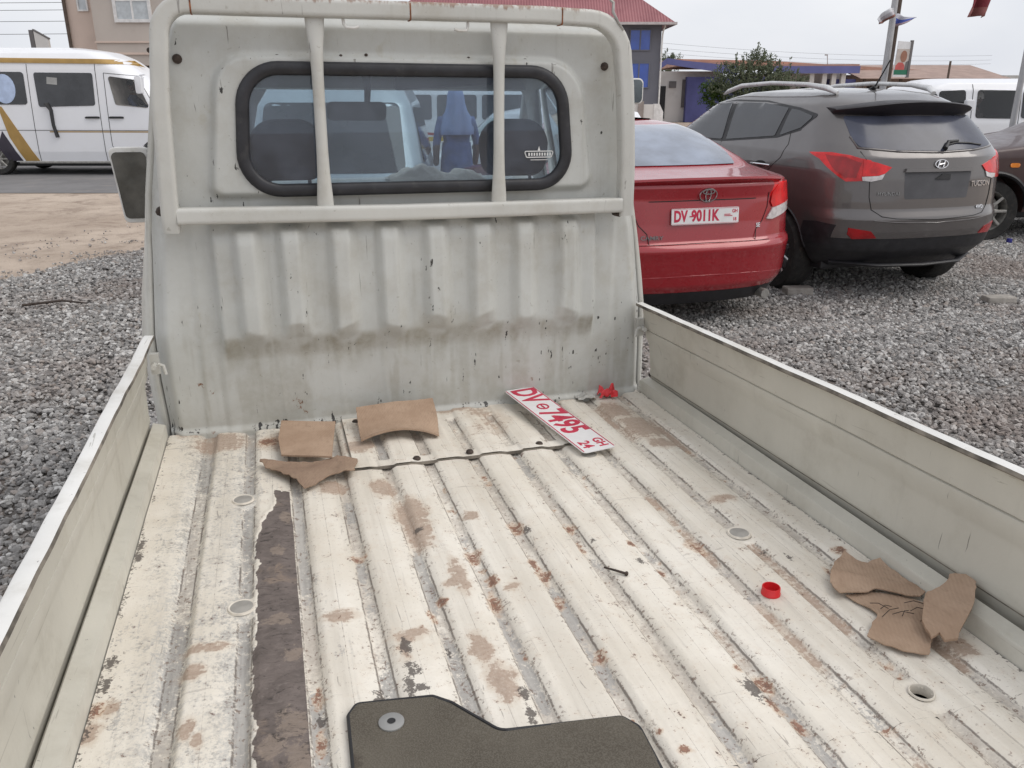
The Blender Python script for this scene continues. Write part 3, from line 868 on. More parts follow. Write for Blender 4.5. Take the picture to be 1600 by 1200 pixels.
# interior
mb = MB()
mb.box(-.32, 1.16, 3.32, 3.84, 1.10, 1.33)
mb.prism([(3.84, 1.33), (3.84, 1.405), (3.60, 1.40), (3.40, 1.34), (3.34, 1.30)], -.32, 1.16, 'x')
mb.build('dashboard', M['trim'], truck, bevel=.015)
MB().box(-.31, 1.15, 2.53, 3.35, .80, .84).build('cab_floor', M['trim'], truck)
MB().box(-.26, 1.08, 2.56, 3.5, 1.865, 1.885).build('headliner', pmat('headliner', (.22, .22, .22), .9), truck, bevel=.008)
for xc, w in ((.068, .21), (.79, .21)):
    s = MB()
    s.grid(lambda u, v: (xc - w + 2 * w * u, 2.66 + .05 * math.sin(math.pi * u) * .3 - .10 * v, 1.12 + .36 * v), 8, 6)
    seat = MB().box(xc - w, xc + w, 2.70, 3.2, 1.0, 1.13).build('seat', M['seat'], truck, 40, bevel=.05)
    MB().prism(rpoly([(xc - w, 1.1), (xc + w, 1.1), (xc + w * .85, 1.44), (xc - w * .85, 1.44)], .06, 6), 2.66, 2.78, 'y').build('backrest', M['seat'], seat, 40, bevel=.03)
    hr = rpoly([(xc - .10, 1.485), (xc + .10, 1.485), (xc + .125, 1.665), (xc - .125, 1.665)], [.05, .05, .08, .08], 8)
    MB().prism(hr, 2.63, 2.74, 'y').build('headrest', M['seat'], seat, 40, bevel=.035)
    for dx in (-.06, .06):
        MB().tube([(xc + dx, 2.69, 1.44), (xc + dx, 2.69, 1.5)], .006, 8).build('headrest_post', M['chrome'], seat)
# steering wheel (left-hand drive)
sw = MB()
sw.tube([(.19 * math.cos(a), .19 * math.sin(a), 0) for a in np.linspace(0, 2 * math.pi, 33)[:-1]], .016, 8, closed=True)
for a in (.3, math.pi - .3, -math.pi / 2):
    sw.tube([(0, 0, -.02), (.185 * math.cos(a), .185 * math.sin(a), 0)], .014, 6)
sw.lathe([(.0001, .01), (.06, .005), (.07, -.03), (.0001, -.04)], 14)
sw.build('steering_wheel', M['black'], truck, 60, loc=(.068, 3.27, 1.25), rot=(rad(28), 0, 0))
mb = MB()
mb.prism(rpoly([(.245, 1.655), (.47, 1.655), (.475, 1.725), (.24, 1.725)], .022, 5), 3.36, 3.385, 'y')
mb.tube([(.40, 3.37, 1.72), (.41, 3.42, 1.77), (.412, 3.47, 1.83)], [.012, .014, .02], 8)
mb.build('rear_view_mirror', M['black'], truck, 40, bevel=.004)
for x in (.72,):
    MB().prism(rpoly([(x - .22, 1.765), (x + .17, 1.79), (x + .17, 1.83), (x - .22, 1.83)], .012, 4), 3.30, 3.325, 'y').build('sun_visor', M['trim'], truck, bevel=.006)
for x, lean in ((-.22, .0), (-.10, .03)):
    MB().box(x, x + .03, 2.60, 2.604, 1.1, 1.82).build('seat_belt', M['black'], truck)

# door mirrors
def door_mirror(cx, cz, w, h, sgn):
    mb = MB()
    prof = rpoly([(cx - w / 2 - .005, cz + h / 2), (cx - w / 2 + .02, cz - h / 2), (cx + w / 2, cz - h / 2), (cx + w / 2, cz + h / 2)], .02, 5)
    mb.prism(prof, 3.24, 3.31, 'y')
    mb.tube([(cx + sgn * w / 2, 3.28, cz), (cx + sgn * (w / 2 + .12), 3.30, cz - .05)], .016, 8)
    m = mb.build('door_mirror', M['gate_top'], truck, 40, bevel=.008)
    k = .88
    MB().prism([(cx + (x - cx) * k, cz + (z - cz) * k) for x, z in prof], 3.2365, 3.239, 'y').build('mirror_glass', M['mirror'], m)
    return m
door_mirror(-.462, 1.437, .125, .262, 1)
m = door_mirror(1.45, 1.768, .12, .10, -1)
for x, y in ((-.22, .9), (1.06, .9), (-.25, 3.35), (1.09, 3.35)):
    z = .26 - (.022 * y if y > 2 else -.0) * 0
    w = MB().lathe([(.10, -.08), (.2, -.085), (.25, -.075), (.265, -.04), (.265, .04), (.25, .075), (.2, .085), (.10, .08)], 28, Matrix.Rotation(rad(90), 4, 'Y')).build('wheel', M['tyre'], truck, 40, loc=(x, y, .265 + .0203 * y + .002 * x))
    MB().lathe([(.0001, -.05), (.12, -.06), (.17, -.07), (.17, .07), (.12, .06), (.0001, .05)], 20, Matrix.Rotation(rad(90), 4, 'Y')).build('rim', M['rim'], w, 40)

# ================================================================== THINGS LYING IN THE BED
def in_bed(mb, name, mat, label, cat, at, smooth=None, bevel=0., kind=None, group=None):
    """mesh given in truck coordinates; its origin is moved to the spot it rests on"""
    c = Vector(at)
    mb.v = [tuple(Vector(v) - c) for v in mb.v]
    o = mb.build(name, mat, None, smooth, bevel=bevel, matrix=TM @ Matrix.Translation(c))
    return tag(o, label, cat, group, kind)

def sheet_poly(poly, zf, th=.004, cell=.02, seed=0):
    """flat outline cut into small faces, lifted by zf(x, y) and given thickness"""
    bm = bmesh.new()
    bm.faces.new([bm.verts.new((x, y, 0)) for x, y in poly])
    xs, ys = [p[0] for p in poly], [p[1] for p in poly]
    for a, lo, hi in ((0, min(xs), max(xs)), (1, min(ys), max(ys))):
        k = lo + cell
        while k < hi:
            co, no = [0, 0, 0], [0, 0, 0]
            co[a], no[a] = k, 1
            bmesh.ops.bisect_plane(bm, geom=bm.verts[:] + bm.edges[:] + bm.faces[:], plane_co=co, plane_no=no)
            k += cell
    bmesh.ops.triangulate(bm, faces=bm.faces)
    bm.verts.ensure_lookup_table()
    n = len(bm.verts)
    top = [(v.co.x, v.co.y, zf(v.co.x, v.co.y)) for v in bm.verts]
    bot = [(x, y, z - th) for x, y, z in top]
    fs = [tuple(v.index for v in f.verts) for f in bm.faces]
    F = fs + [tuple(i + n for i in reversed(f)) for f in fs]
    for e in bm.edges:
        if len(e.link_faces) == 1:
            a, b = e.verts[0].index, e.verts[1].index
            F.append((a, b, b + n, a + n))
    bm.free()
    return MB().add(top + bot, F)

def ragged(poly, amp=.004, step=.012, seed=1):
    out = []
    for i in range(len(poly)):
        a, b = Vector(poly[i]), Vector(poly[(i + 1) % len(poly)])
        k = max(1, int((b - a).length / step))
        nrm = Vector((-(b - a).y, (b - a).x)).normalized()
        for j in range(k):
            t = j / k
            p = a.lerp(b, t)
            o = 0 if j == 0 else mnoise.noise(Vector((p.x * 60, p.y * 60, seed))) * amp * 2
            out.append(tuple(p + nrm * o))
    return out

wob = lambda x, y, s, f=14: mnoise.noise(Vector((x * f, y * f, s)))
# two flat cardboard sheets by the cab
def z1(x, y):
    return FZ + .030 + .010 * (y - 2.2) / .25 + .004 * wob(x, y, 1, 7)
in_bed(sheet_poly([(-.030, 2.185), (.104, 2.132), (.118, 2.25), (.135, 2.385), (.05, 2.41), (-.024, 2.432), (-.036, 2.3)], z1, .005, .02), 'cardboard_sheet', M['card'], 'smaller flat square of brown cardboard lying on torn scraps', 'cardboard', (.05, 2.28, FZ))
def z2(x, y):
    t = (x - .30) / .13
    front = sstep(2.40, 2.20, np.array(y))
    return FZ + .018 + .05 * float(sstep(2.25, 2.45, np.array(y))) + .034 * max(0, 1 - t * t) * float(front) + .003 * wob(x, y, 4, 9)
in_bed(sheet_poly(ragged([(.196, 2.232), (.25, 2.236), (.32, 2.245), (.425, 2.226), (.442, 2.33), (.446, 2.43), (.33, 2.43), (.202, 2.415), (.198, 2.33)], .001), z2, .006, .018), 'cardboard_sheet', M['card'], 'larger curled sheet of brown cardboard leaning against the cab wall', 'cardboard', (.31, 2.33, FZ))
in_bed(sheet_poly(ragged([(-.088, 2.19), (-.03, 2.165), (.05, 2.13), (.12, 2.15), (.172, 2.115), (.158, 2.045), (.10, 2.035), (.06, 2.0), (.02, 1.975), (.005, 2.03), (-.05, 2.10), (-.078, 2.15)], .006), lambda x, y: FZ + .012 + .008 * (1 + wob(x, y, 9, 18)), .003, .016), 'cardboard_scrap', M['card_dark'], 'torn damp cardboard scraps under the smaller cardboard square', 'cardboard', (.03, 2.09, FZ))
# torn cardboard beside the right gate
tc_ = thing('torn_cardboard', 'crumpled torn brown cardboard pieces by the right side gate', 'cardboard', matrix=TM @ Matrix.Translation((1.16, 1.14, FZ)))
def tpart(poly, zf, mat, seed, th=.0025):
    mb = sheet_poly(ragged(poly, .0022, .008, seed), zf, th, .010)
    c = Vector((1.16, 1.14, FZ))
    mb.v = [tuple(Vector(v) - c) for v in mb.v]
    return mb.build('cardboard_flap', mat, tc_)
tpart([(1.136, 1.301), (1.145, 1.272), (1.161, 1.255), (1.192, 1.255), (1.197, 1.129), (1.176, 1.12), (1.161, 1.126), (1.108, 1.167), (1.09, 1.164), (1.03, 1.175), (1.032, 1.2), (1.048, 1.23), (1.095, 1.279)], lambda x, y: FZ + .018 + .010 * max(0, math.sin((x * .8 + y) * 46)) * min(1, abs(y - 1.14) * 9) + .030 * max(0, 1.06 - x) + .003 * wob(x, y, 3, 30), M['card'], 3)
tpart([(1.047, 1.176), (1.106, 1.17), (1.116, 1.165), (1.158, 1.135), (1.180, 1.11), (1.175, 1.07), (1.116, 1.06), (1.066, 1.098), (1.056, 1.14)], lambda x, y: FZ + .009 + .003 * wob(x, y, 8, 26), M['card'], 5)
tpart([(1.061, 1.102), (1.088, 1.097), (1.112, 1.07), (1.13, 1.039), (1.125, 1.025), (1.065, .972), (1.034, .987), (1.007, 1.016), (.995, 1.049), (1.025, 1.073)], lambda x, y: FZ + .011 + .05 * max(0, y - 1.075) + .0015 * wob(x, y, 6, 16), M['card'], 7)
def zc(x, y):
    f = (x - 1.10) / .14
    return FZ + .030 + .045 * min(1, max(0, f)) + .012 * max(0, math.sin((x - y) * 40)) * (1 - f) + .006 * wob(x, y, 2, 22)
tpart([(1.150, 1.084), (1.202, 1.09), (1.221, 1.103), (1.247, 1.089), (1.244, 1.061), (1.204, 1.022), (1.12, .968), (1.098, .975), (1.104, .994), (1.084, .991), (1.098, 1.031), (1.114, 1.048)], zc, M['card'], 11, .005)
tw = MB()
for k in range(7):
    a = random.uniform(-.5, .9)
    p = Vector((1.10 + random.uniform(-.03, .05), 1.10 + random.uniform(-.025, .02), FZ + .018))
    d = Vector((math.cos(a), -math.sin(a), 0)) * random.uniform(.012, .03)
    tw.tube([p - d, p + Vector((0, .003, .004)), p + d], .0008, 5)
c = Vector((1.16, 1.14, FZ))
tw.v = [tuple(Vector(v) - c) for v in tw.v]
tw.build('dead_twig', M['bolt'], tc_)

# loose number plate
a, b = Vector((.752, 2.478)), Vector((.847, 1.998))
d2 = (b - a).normalized()
L = (b - a).length
zA, zB = FZ + .050, FZ + .016
ex = Vector((d2.x, d2.y, (zB - zA) / L)).normalized()
ey = Vector((-d2.y, d2.x, 0))
ez = ex.cross(ey)
PM = Matrix((ex, ey, ez)).transposed().to_4x4()
PM.translation = Vector(((a.x + b.x) / 2, (a.y + b.y) / 2, (zA + zB) / 2))
plate = thing('number_plate', 'loose white number plate with red characters lying on the bed floor', 'number plate', matrix=TM @ PM)
MB().prism(rpoly([(-.25, -.055), (.25, -.055), (.25, .055), (-.25, .055)], .012, 5), -.0012, .0012).build('plate_body', M['plate_white'], plate)
for k in (-1, 1):
    MB().box(-.243, .243, k * .0512 - .0012, k * .0512 + .0012, .001, .0024).build('plate_border', M['plate_red'], plate)
def pm(x, y, z=.0012):
    return Matrix.Translation((x, y, z))
text('plate_characters', 'DV', .118, M['plate_red'], plate, pm(-.185, 0), .0009, .003, .74)
text('plate_characters', '7495', .118, M['plate_red'], plate, pm(.035, 0), .0009, .003, .76)
text('plate_characters', 'GH', .042, M['plate_red'], plate, pm(.205, .026), .0009, .001, .9)
text('plate_characters', '24', .05, M['plate_red'], plate, pm(.205, -.022), .0009, .001, .9)
MB().tube([(-.085 + .018 * math.cos(t), .018 * math.sin(t), .0018) for t in np.linspace(0, 2 * math.pi, 20)[:-1]], .0028, 5, closed=True).box(-.097, -.073, -.0025, .0025, .0012, .003).build('plate_emblem', M['plate_red'], plate)

# carpet mat in the foreground
def mat_m():
    t = NT('car_mat_carpet')
    v = t.noise(420, 2)
    c = t.mixc(t.step(t.noise(5, 5), .3, .7), (.085, .073, .058), (.125, .11, .088))
    c = t.mixc(t.step(v, .4, .62, 0, .5), c, (.17, .155, .13))
    c = t.mixc(t.step(t.noise(11, 5, .6), .62, .7, 0, .55), c, (.055, .042, .035))
    return t.done(t.bsdf(c, .95, 0, v, .6, .004, spec=.2))
M['mat'] = mat_m()
mo = rpoly([(.030, .55), (.465, .55), (.488, .950), (.47, .978), (.275, 1.003), (.215, 1.088), (.188, 1.112), (.064, 1.128), (.049, 1.105)], [.03, .03, .02, .012, .03, .02, .012, .012, .008], 5)
mb = sheet_poly(mo, lambda x, y: FZ + .012 + .002 * wob(x, y, 2, 6), .006, .03)
carpet = in_bed(mb, 'floor_mat', M['mat'], 'dark brown carpet car mat with a grey eyelet in the foreground', 'car mat', (.25, .85, FZ))
mb = MB().tube([(x, y, FZ + .0095) for x, y in mo], .0035, 6, closed=True)
mb.v = [tuple(Vector(v) - Vector((.25, .85, FZ))) for v in mb.v]
mb.build('stitched_edge', M['black'], carpet, 60)
MB().lathe([(.0001, .0012), (.006, .0012), (.007, .0025), (.0185, .0028), (.0205, .0014), (.0205, -.001)], 26).build('eyelet', pmat('eyelet_grey', (.26, .26, .255), .6), carpet, 40, loc=(-.137, .217, .0135))
MB().lathe([(.0001, .0030), (.0064, .0029)], 14).build('eyelet_hole', M['black'], carpet, loc=(-.137, .217, .0135))
# bottle cap, litter, nail
cap = MB().lathe([(.0001, .0015), (.0155, .0015), (.0162, .003), (.0162, .0175), (.0175, .018), (.0185, .0165), (.0185, .006), (.0195, .005), (.0195, .001), (.018, .0), (.0001, .0)], 30)
cap.v = [(x + .911, y + 1.233, z + FZ) for x, y, z in cap.v]
in_bed(cap, 'bottle_cap', M['red_plastic'], 'bright red plastic bottle cap lying upturned on the floor', 'bottle cap', (.911, 1.233, FZ), 50)
def crumple(cx, cy, r, h, s):
    g = MB().grid(lambda u, v: (cx + r * (2 * u - 1) + .012 * mnoise.noise(Vector((u * 4, v * 4, s))), cy + r * .7 * (2 * v - 1), FZ + .006 + h * max(0, .5 + mnoise.noise(Vector((u * 3.1, v * 3.1, s + 3))) - .6 * ((2 * u - 1) ** 2 + (2 * v - 1) ** 2) * .6)), 12, 12)
    return g
in_bed(crumple(1.062, 2.455, .03, .045, 2), 'red_wrapper', pmat('red_wrapper', (.68, .04, .05), .35), 'small crumpled red wrapper in the front right corner of the bed', 'litter', (1.062, 2.455, FZ))
in_bed(crumple(.985, 2.462, .035, .016, 8), 'clear_wrapper', pmat('dusty_film', (.42, .41, .38), .3), 'crumpled pale plastic wrapper beside the red one at the cab wall', 'litter', (.975, 2.458, FZ))
in_bed(MB().tube([(.622, 1.418, FZ + .004), (.64, 1.398, FZ + .005), (.657, 1.379, FZ + .005)], [.0022, .0024, .003], 6).tube([(.655, 1.376, FZ + .005), (.659, 1.383, FZ + .005)], .004, 6), 'nail', M['bolt'], 'thin dark nail lying in mid floor of the bed', 'nail', (.64, 1.398, FZ))

# ================================================================== VEHICLES
def lerp(t, z):
    return float(np.interp(z, [a for a, _ in t], [b for _, b in t]))

class Body:
    """car body given by height: rear end, front end and half width at each height, with rounded corners in plan"""
    def __init__(s, yr, yf, w, d, df, n=2.6, nf=2.6):
        s.yr, s.yf, s.w, s.d, s.df, s.n, s.nf = yr, yf, w, d, df, n, nf
    def at(s, z):
        return [lerp(t, z) for t in (s.yr, s.yf, s.w, s.d, s.df)]
    def outline(s, z, k=12, m=14):
        yr, yf, w, d, df = s.at(z)
        P = []
        for i in range(k + 1):
            a = math.pi / 2 * i / k
            P.append((w * math.sin(a) ** (2 / s.n), yr + d * (1 - math.cos(a) ** (2 / s.n))))
        for i in range(1, m):
            P.append((w, yr + d + (yf - df - yr - d) * i / m))
        for i in range(k + 1):
            a = math.pi / 2 * i / k
            P.append((w * math.cos(a) ** (2 / s.nf), yf - df * (1 - math.sin(a) ** (2 / s.nf))))
        return [(x, y, z) for x, y in P] + [(-x, y, z) for x, y in P[-2:0:-1]]
    def loft(s, z0, z1, step=.03):
        zs = sorted({round(z, 4) for z in list(np.arange(z0, z1, step)) + [z1] + [a for t in (s.yr, s.w) for a, _ in t if z0 < a < z1]})
        rings = [s.outline(z) for z in zs]
        n = len(rings[0])
        F = [(j * n + i, j * n + (i + 1) % n, (j + 1) * n + (i + 1) % n, (j + 1) * n + i) for j in range(len(rings) - 1) for i in range(n)]
        F += [tuple(range(n - 1, -1, -1)), tuple((len(rings) - 1) * n + i for i in range(n))]
        return MB().add([p for r in rings for p in r], F)
    def side_x(s, y, z):
        yr, yf, w, d, df = s.at(z)
        if y < yr + d:
            q = min(1, max(0, (yr + d - y) / d))
            return w * max(0, 1 - q ** s.n) ** (1 / s.n)
        if y > yf - df:
            q = min(1, max(0, (y - yf + df) / df))
            return w * max(0, 1 - q ** s.nf) ** (1 / s.nf)
        return w
    def rear_y(s, x, z):
        yr, yf, w, d, df = s.at(z)
        return yr + d * (1 - max(0, 1 - min(1, abs(x) / w) ** s.n) ** (1 / s.n))
    def front_y(s, x, z):
        yr, yf, w, d, df = s.at(z)
        return yf - df * (1 - max(0, 1 - min(1, abs(x) / w) ** s.nf) ** (1 / s.nf))
    def put(s, p, face, off):
        if face == 'rear':
            return (p[0], s.rear_y(*p) - off, p[1])
        if face == 'front':
            return (p[0], s.front_y(*p) + off, p[1])
        sg = 1 if face == 'right' else -1
        return (sg * (s.side_x(*p) + off), p[0], p[1])
    def patch(s, poly, face, off=.004, cell=.06, th=.02):
        mb = sheet_poly(poly, lambda x, y: 0, 0, cell)
        n = len(mb.v) // 2
        flat = [v[:2] for v in mb.v[:n]]
        mb.v = [s.put(p, face, off) for p in flat] + [s.put(p, face, off - th) for p in flat]
        return mb
    def line(s, pts, face, r=.004, off=.001, step=.05):
        out = []
        for i in range(len(pts) - 1):
            a, b = Vector(pts[i]), Vector(pts[i + 1])
            k = max(1, int((b - a).length / step))
            out += [tuple(a.lerp(b, j / k)) for j in range(k)]
        out.append(pts[-1])
        return MB().tube([s.put(p, face, off) for p in out], r, 6)

def cut_wells(ob, wells):
    """wheel openings: subtract short cylinders (y, z, radius, half width list of x spans)"""
    mb = MB()
    for y, z, r, x0, x1 in wells:
        mb2 = MB().prism([(y + r * math.cos(a), z + r * math.sin(a)) for a in np.linspace(0, 2 * math.pi, 33)[:-1]], x0, x1, 'x')
        mb.add(mb2.v, mb2.f)
    cut = mb.build('cutter')
    cut.matrix_world = ob.matrix_world
    cut.parent = ob.parent
    md = ob.modifiers.new('wells', 'BOOLEAN')
    md.operation = 'DIFFERENCE'
    md.solver = 'EXACT'
    md.object = cut
    dg = bpy.context.evaluated_depsgraph_get()
    me = bpy.data.meshes.new_from_object(ob.evaluated_get(dg))
    ob.modifiers.clear()
    old = ob.data
    ob.data = me
    bpy.data.meshes.remove(old)
    bpy.data.objects.remove(cut)
    return ob

def make_wheel(parent, x, y, r, w=.2, rim=None, spokes=10, z=None):
    side = 1 if x > 0 else -1
    RY = Matrix.Rotation(rad(90) * side, 4, 'Y')
    wh = MB().lathe([(r * .66, -w / 2), (r * .93, -w / 2), (r * .985, -w * .40), (r, -w * .25), (r, w * .25), (r * .985, w * .4), (r * .93, w / 2), (r * .66, w / 2 - .01)], 36, RY).build('wheel', M['tyre'], parent, 35, loc=(x, y, r if z is None else z))
    mb = MB().lathe([(r * .67, -w * .45), (r * .67, w * .40), (r * .64, w * .42), (r * .60, w * .2), (r * .60, -w * .4)], 36)
    for k in range(spokes):
        a = 2 * math.pi * k / spokes
        ca, sa = math.cos(a), math.sin(a)
        mb.tube([(ca * .05, sa * .05, w * .34), (ca * r * .4, sa * r * .4, w * .36), (ca * r * .63, sa * r * .63, w * .38)], [.03, .018, .02], 6, flat=.6)
    mb.lathe([(.0001, w * .40), (.05, w * .38), (.07, w * .3), (.07, w * .2)], 16)
    mb.lathe([(.0001, -w * .1), (r * .5, -w * .1), (r * .5, -w * .2)], 20)
    mb.v = [tuple(RY @ Vector(v)) for v in mb.v]
    mb.build('rim', rim or M['rim'], wh, 40)
    return wh

def car_paint(name, col, metal=0., coat=1., rough=.35, dust=.2, dustcol=(.35, .31, .27)):
    t = NT(name)
    d = t.step(t.noise(2.5, 7, .62), .42, .75, .03, dust)
    c = t.mixc(d, col, dustcol)
    r = t.step(t.noise(7, 5), .3, .7, rough - .04, rough + .08)
    nd = t.n('ShaderNodeBsdfPrincipled', {'Base Color': c, 'Roughness': r, 'Metallic': metal, 'Coat Weight': coat, 'Coat Roughness': t.step(d, 0, .2, .03, .16)})
    return t.done(nd.outputs[0])
M['suv_paint'] = car_paint('taupe_grey_metallic', (.115, .106, .105), .5, .9, .32, .06)
M['red_paint'] = car_paint('deep_red_paint', (.31, .006, .014), .1, .9, .25, .03, (.4, .2, .2))
M['white_paint'] = car_paint('white_vehicle_paint', (.80, .81, .84), 0, .5, .4, .12, (.5, .47, .43))
M['silver_paint'] = car_paint('pale_silver_paint', (.50, .55, .58), .4, .6, .35, .1)
M['maroon_paint'] = car_paint('dark_brown_maroon_paint', (.045, .018, .018), .1, .35, .4, .08)
M['lens_red'] = pmat('red_tail_lens', (.62, .008, .010), .2, var=.35, scale=9, coat=.25)
M['lens_dark'] = pmat('deep_red_lens', (.33, .005, .008), .2, var=.25, scale=9, coat=.25)
M['lens_clear'] = pmat('clear_lamp_lens', (.55, .52, .52), .12, var=.2, scale=30, coat=.6)
M['amber'] = pmat('amber_lens', (.75, .22, .02), .15, var=.1, coat=.5)
M['seam'] = pmat('panel_gap', (.012, .011, .011), .8)
M['gold'] = pmat('ochre_stripe', (.38, .235, .07), .4, var=.08)
M['navy_stripe'] = pmat('dark_stripe', (.035, .03, .045), .4)
M['cap_dark'] = pmat('unpainted_bumper', (.016, .016, .019), .45, var=.25, scale=12, dirt=.25, dirtcol=(.06, .055, .05))

# ---- grey SUV -----------------------------------------------------------------
SUV = Body(yr=[(.30, -.68), (.36, -.76), (.46, -.86), (.62, -.91), (.72, -.92), (.80, -.885), (1.04, -.87), (1.20, -.85), (1.25, -.80), (1.54, -.50), (1.62, -.38), (1.69, -.2), (1.72, .0), (1.74, .4)],
           yf=[(.30, 3.3), (.36, 3.35), (.6, 3.5), (.95, 3.42), (1.12, 3.2), (1.2, 2.75), (1.27, 2.5), (1.6, 1.85), (1.7, 1.45), (1.74, .9)],
           w=[(.30, .80), (.36, .84), (.5, .895), (.85, .91), (1.1, .905), (1.22, .88), (1.30, .84), (1.50, .745), (1.60, .69), (1.66, .62), (1.70, .53), (1.72, .42), (1.74, .2)],
           d=[(.30, .5), (.8, .55), (1.2, .55), (1.3, .45), (1.6, .4), (1.74, .3)], df=[(.30, .6), (1.0, .9), (1.2, .6), (1.74, .4)])
suv = thing('parked_suv', 'dark grey SUV with black roof spoiler parked right of the red sedan', 'car', (5.24, 6.42, 0))
WELL = [(0, .36, .415, .55, 1.1), (0, .36, .415, -1.1, -.55), (2.64, .36, .415, .55, 1.1), (2.64, .36, .415, -1.1, -.55)]
b = cut_wells(SUV.loft(.565, 1.74).build('body', M['suv_paint'], suv, 50), WELL)
cut_wells(SUV.loft(.30, .563).build('lower_bumper', M['cap_dark'], suv, 50), WELL)
SUV.patch([(-.895, .568), (-.45, .568), (-.452, .60), (-.44, .66), (-.70, .72), (-.895, .70)], 'rear', .003) if False else None
SUV.patch([(-.86, .560), (-.58, .560), (-.60, .64), (-.68, .672), (-.86, .690)], 'left', .004) if False else None
side_trim = SUV.patch([(-.66, .56), (-.50, .56), (-.38, .56), (-.37, .60), (-.40, .675), (-.55, .690), (-.70, .672)], 'left', .004, .05)
side_trim.build('bumper_corner_trim', M['cap_dark'], suv, 50)
for face in ('left', 'right'):
    fl = SUV.patch([(.38, .30), (2.26, .30), (2.26, .50), (.38, .50)], face, .006).build('sill_cladding', M['cap_dark'], suv, 50)
    # wheel-arch lips
    for yc in (0, 2.64):
        arc = [(yc + .42 * math.cos(a), .36 + .42 * math.sin(a)) for a in np.linspace(.25, math.pi - .2, 20)]
        SUV.line(arc, face, .011, -.003).build('arch_lip', M['cap_dark'], suv, 60)
    win = rpoly([(-.19, 1.515), (-.06, 1.40), (.24, 1.325), (1.09, 1.255), (1.70, 1.25), (2.36, 1.262), (2.22, 1.38), (1.72, 1.575), (1.25, 1.628), (.69, 1.622), (.11, 1.566)], [.015, .04, .1, .2, .2, .02, .05, .08, .2, .2, .1], 5)
    surround = SUV.patch([(x + (x - .9) * .015, z + (.008 if z > 1.4 else -.008)) for x, z in win], face, .002, .07).build('window_surround', M['black'], suv, 50)
    for poly in ([(-.15, 1.508), (-.05, 1.412), (.20, 1.340), (.22, 1.565), (.09, 1.553)],
                 [(.27, 1.333), (1.05, 1.268), (1.17, 1.61), (.70, 1.608), (.27, 1.572)],
                 [(1.13, 1.266), (1.72, 1.262), (2.30, 1.272), (2.18, 1.38), (1.70, 1.560), (1.27, 1.61)]):
        SUV.patch(rpoly(poly, .015, 3), face, .006, .07).build('side_window', M['dark_glass'], surround, 50)
    SUV.line([(.246, 1.56), (.10, 1.45), (.01, 1.275), (.05, 1.16), (.20, 1.045), (.36, .93), (.42, .72), (.40, .55)], face, .0024).build('door_seam', M['seam'], suv)
    SUV.line([(1.21, 1.61), (1.12, 1.25), (1.10, .9), (1.12, .5)], face, .0024).build('door_seam', M['seam'], suv)
    SUV.line([(2.30, 1.25), (2.36, 1.0), (2.2, .5)], face, .0024).build('door_seam', M['seam'], suv)
    for y in (.33, 1.32):
        h = MB().tube([SUV.put((y - .14, 1.082), face, .0), SUV.put((y - .11, 1.085), face, .03), SUV.put((y + .11, 1.085), face, .03), SUV.put((y + .14, 1.082), face, 0)], [.012, .015, .015, .012], 8, flat=.8).build('door_handle', M['chrome'], suv, 60)
        SUV.patch([(y + .09 * math.cos(a), 1.088 + .028 * math.sin(a)) for a in np.linspace(0, 2 * math.pi, 15)[:-1]], face, .002, .05).build('handle_recess', M['seam'], h)
    sg = 1 if face == 'right' else -1
    MB().tube([(sg * .50, -.10, 1.695), (sg * .535, .0, 1.735), (sg * .56, .25, 1.765), (sg * .565, .8, 1.785), (sg * .555, 1.35, 1.765), (sg * .54, 1.62, 1.715), (sg * .53, 1.72, 1.685)], [.022, .03, .021, .019, .021, .024, .012], 10, flat=[.7, .9, 1, 1, 1, .9, .6]).build('roof_rail', M['rim'] if False else pmat('satin_silver_rail', (.62, .62, .62), .3, .35), suv, 60)
    MB().prism(rpoly([(2.08, 1.22), (2.30, 1.22), (2.30, 1.36), (2.10, 1.38)], .03, 4), sg * 1.08, sg * .90, 'x').build('door_mirror', M['suv_paint'], suv, 40, bevel=.02)
    # tail lamps
    k = 1 if face == 'right' else -1
    outer = [(-.335, 1.226), (-.50, 1.20), (-.60, 1.115), (-.68, 1.03), (-.745, 1.015)]
    up = [(-.335, 1.232), (-.55, 1.240), (-.665, 1.222), (-.765, 1.185), (-.765, 1.025), (-.70, 1.018), (-.60, 1.10), (-.48, 1.185)]
    lamp = SUV.patch(up, face, .010, .04).build('tail_lamp', M['lens_red'], suv, 50)
    SUV.patch([(-.52, 1.222), (-.66, 1.208), (-.74, 1.165), (-.74, 1.05), (-.69, 1.05), (-.60, 1.13)], face, .013, .04, .008).build('lamp_segment', M['lens_dark'], lamp, 50)
    ins = [(k * .655, 1.19), (k * .56, 1.168), (k * .447, 1.132), (k * .50, 1.085), (k * .548, 1.068), (k * .665, 1.06)]
    inn = SUV.patch(ins if k > 0 else ins, 'rear', .008, .04).build('inner_tail_lamp', M['lens_red'], suv, 50)
    SUV.patch([(k * .548, 1.066), (k * .50, 1.083), (k * .52, 1.040), (k * .60, 1.022), (k * .66, 1.028), (k * .665, 1.058)], 'rear', .008, .04).build('reverse_lamp', M['lens_clear'], inn, 50)
    SUV.patch([(k * .731, .655), (k * .574, .630), (k * .515, .572), (k * .69, .562), (k * .73, .60)], 'rear', .007, .04).build('rear_reflector', M['lens_dark'], suv, 50)
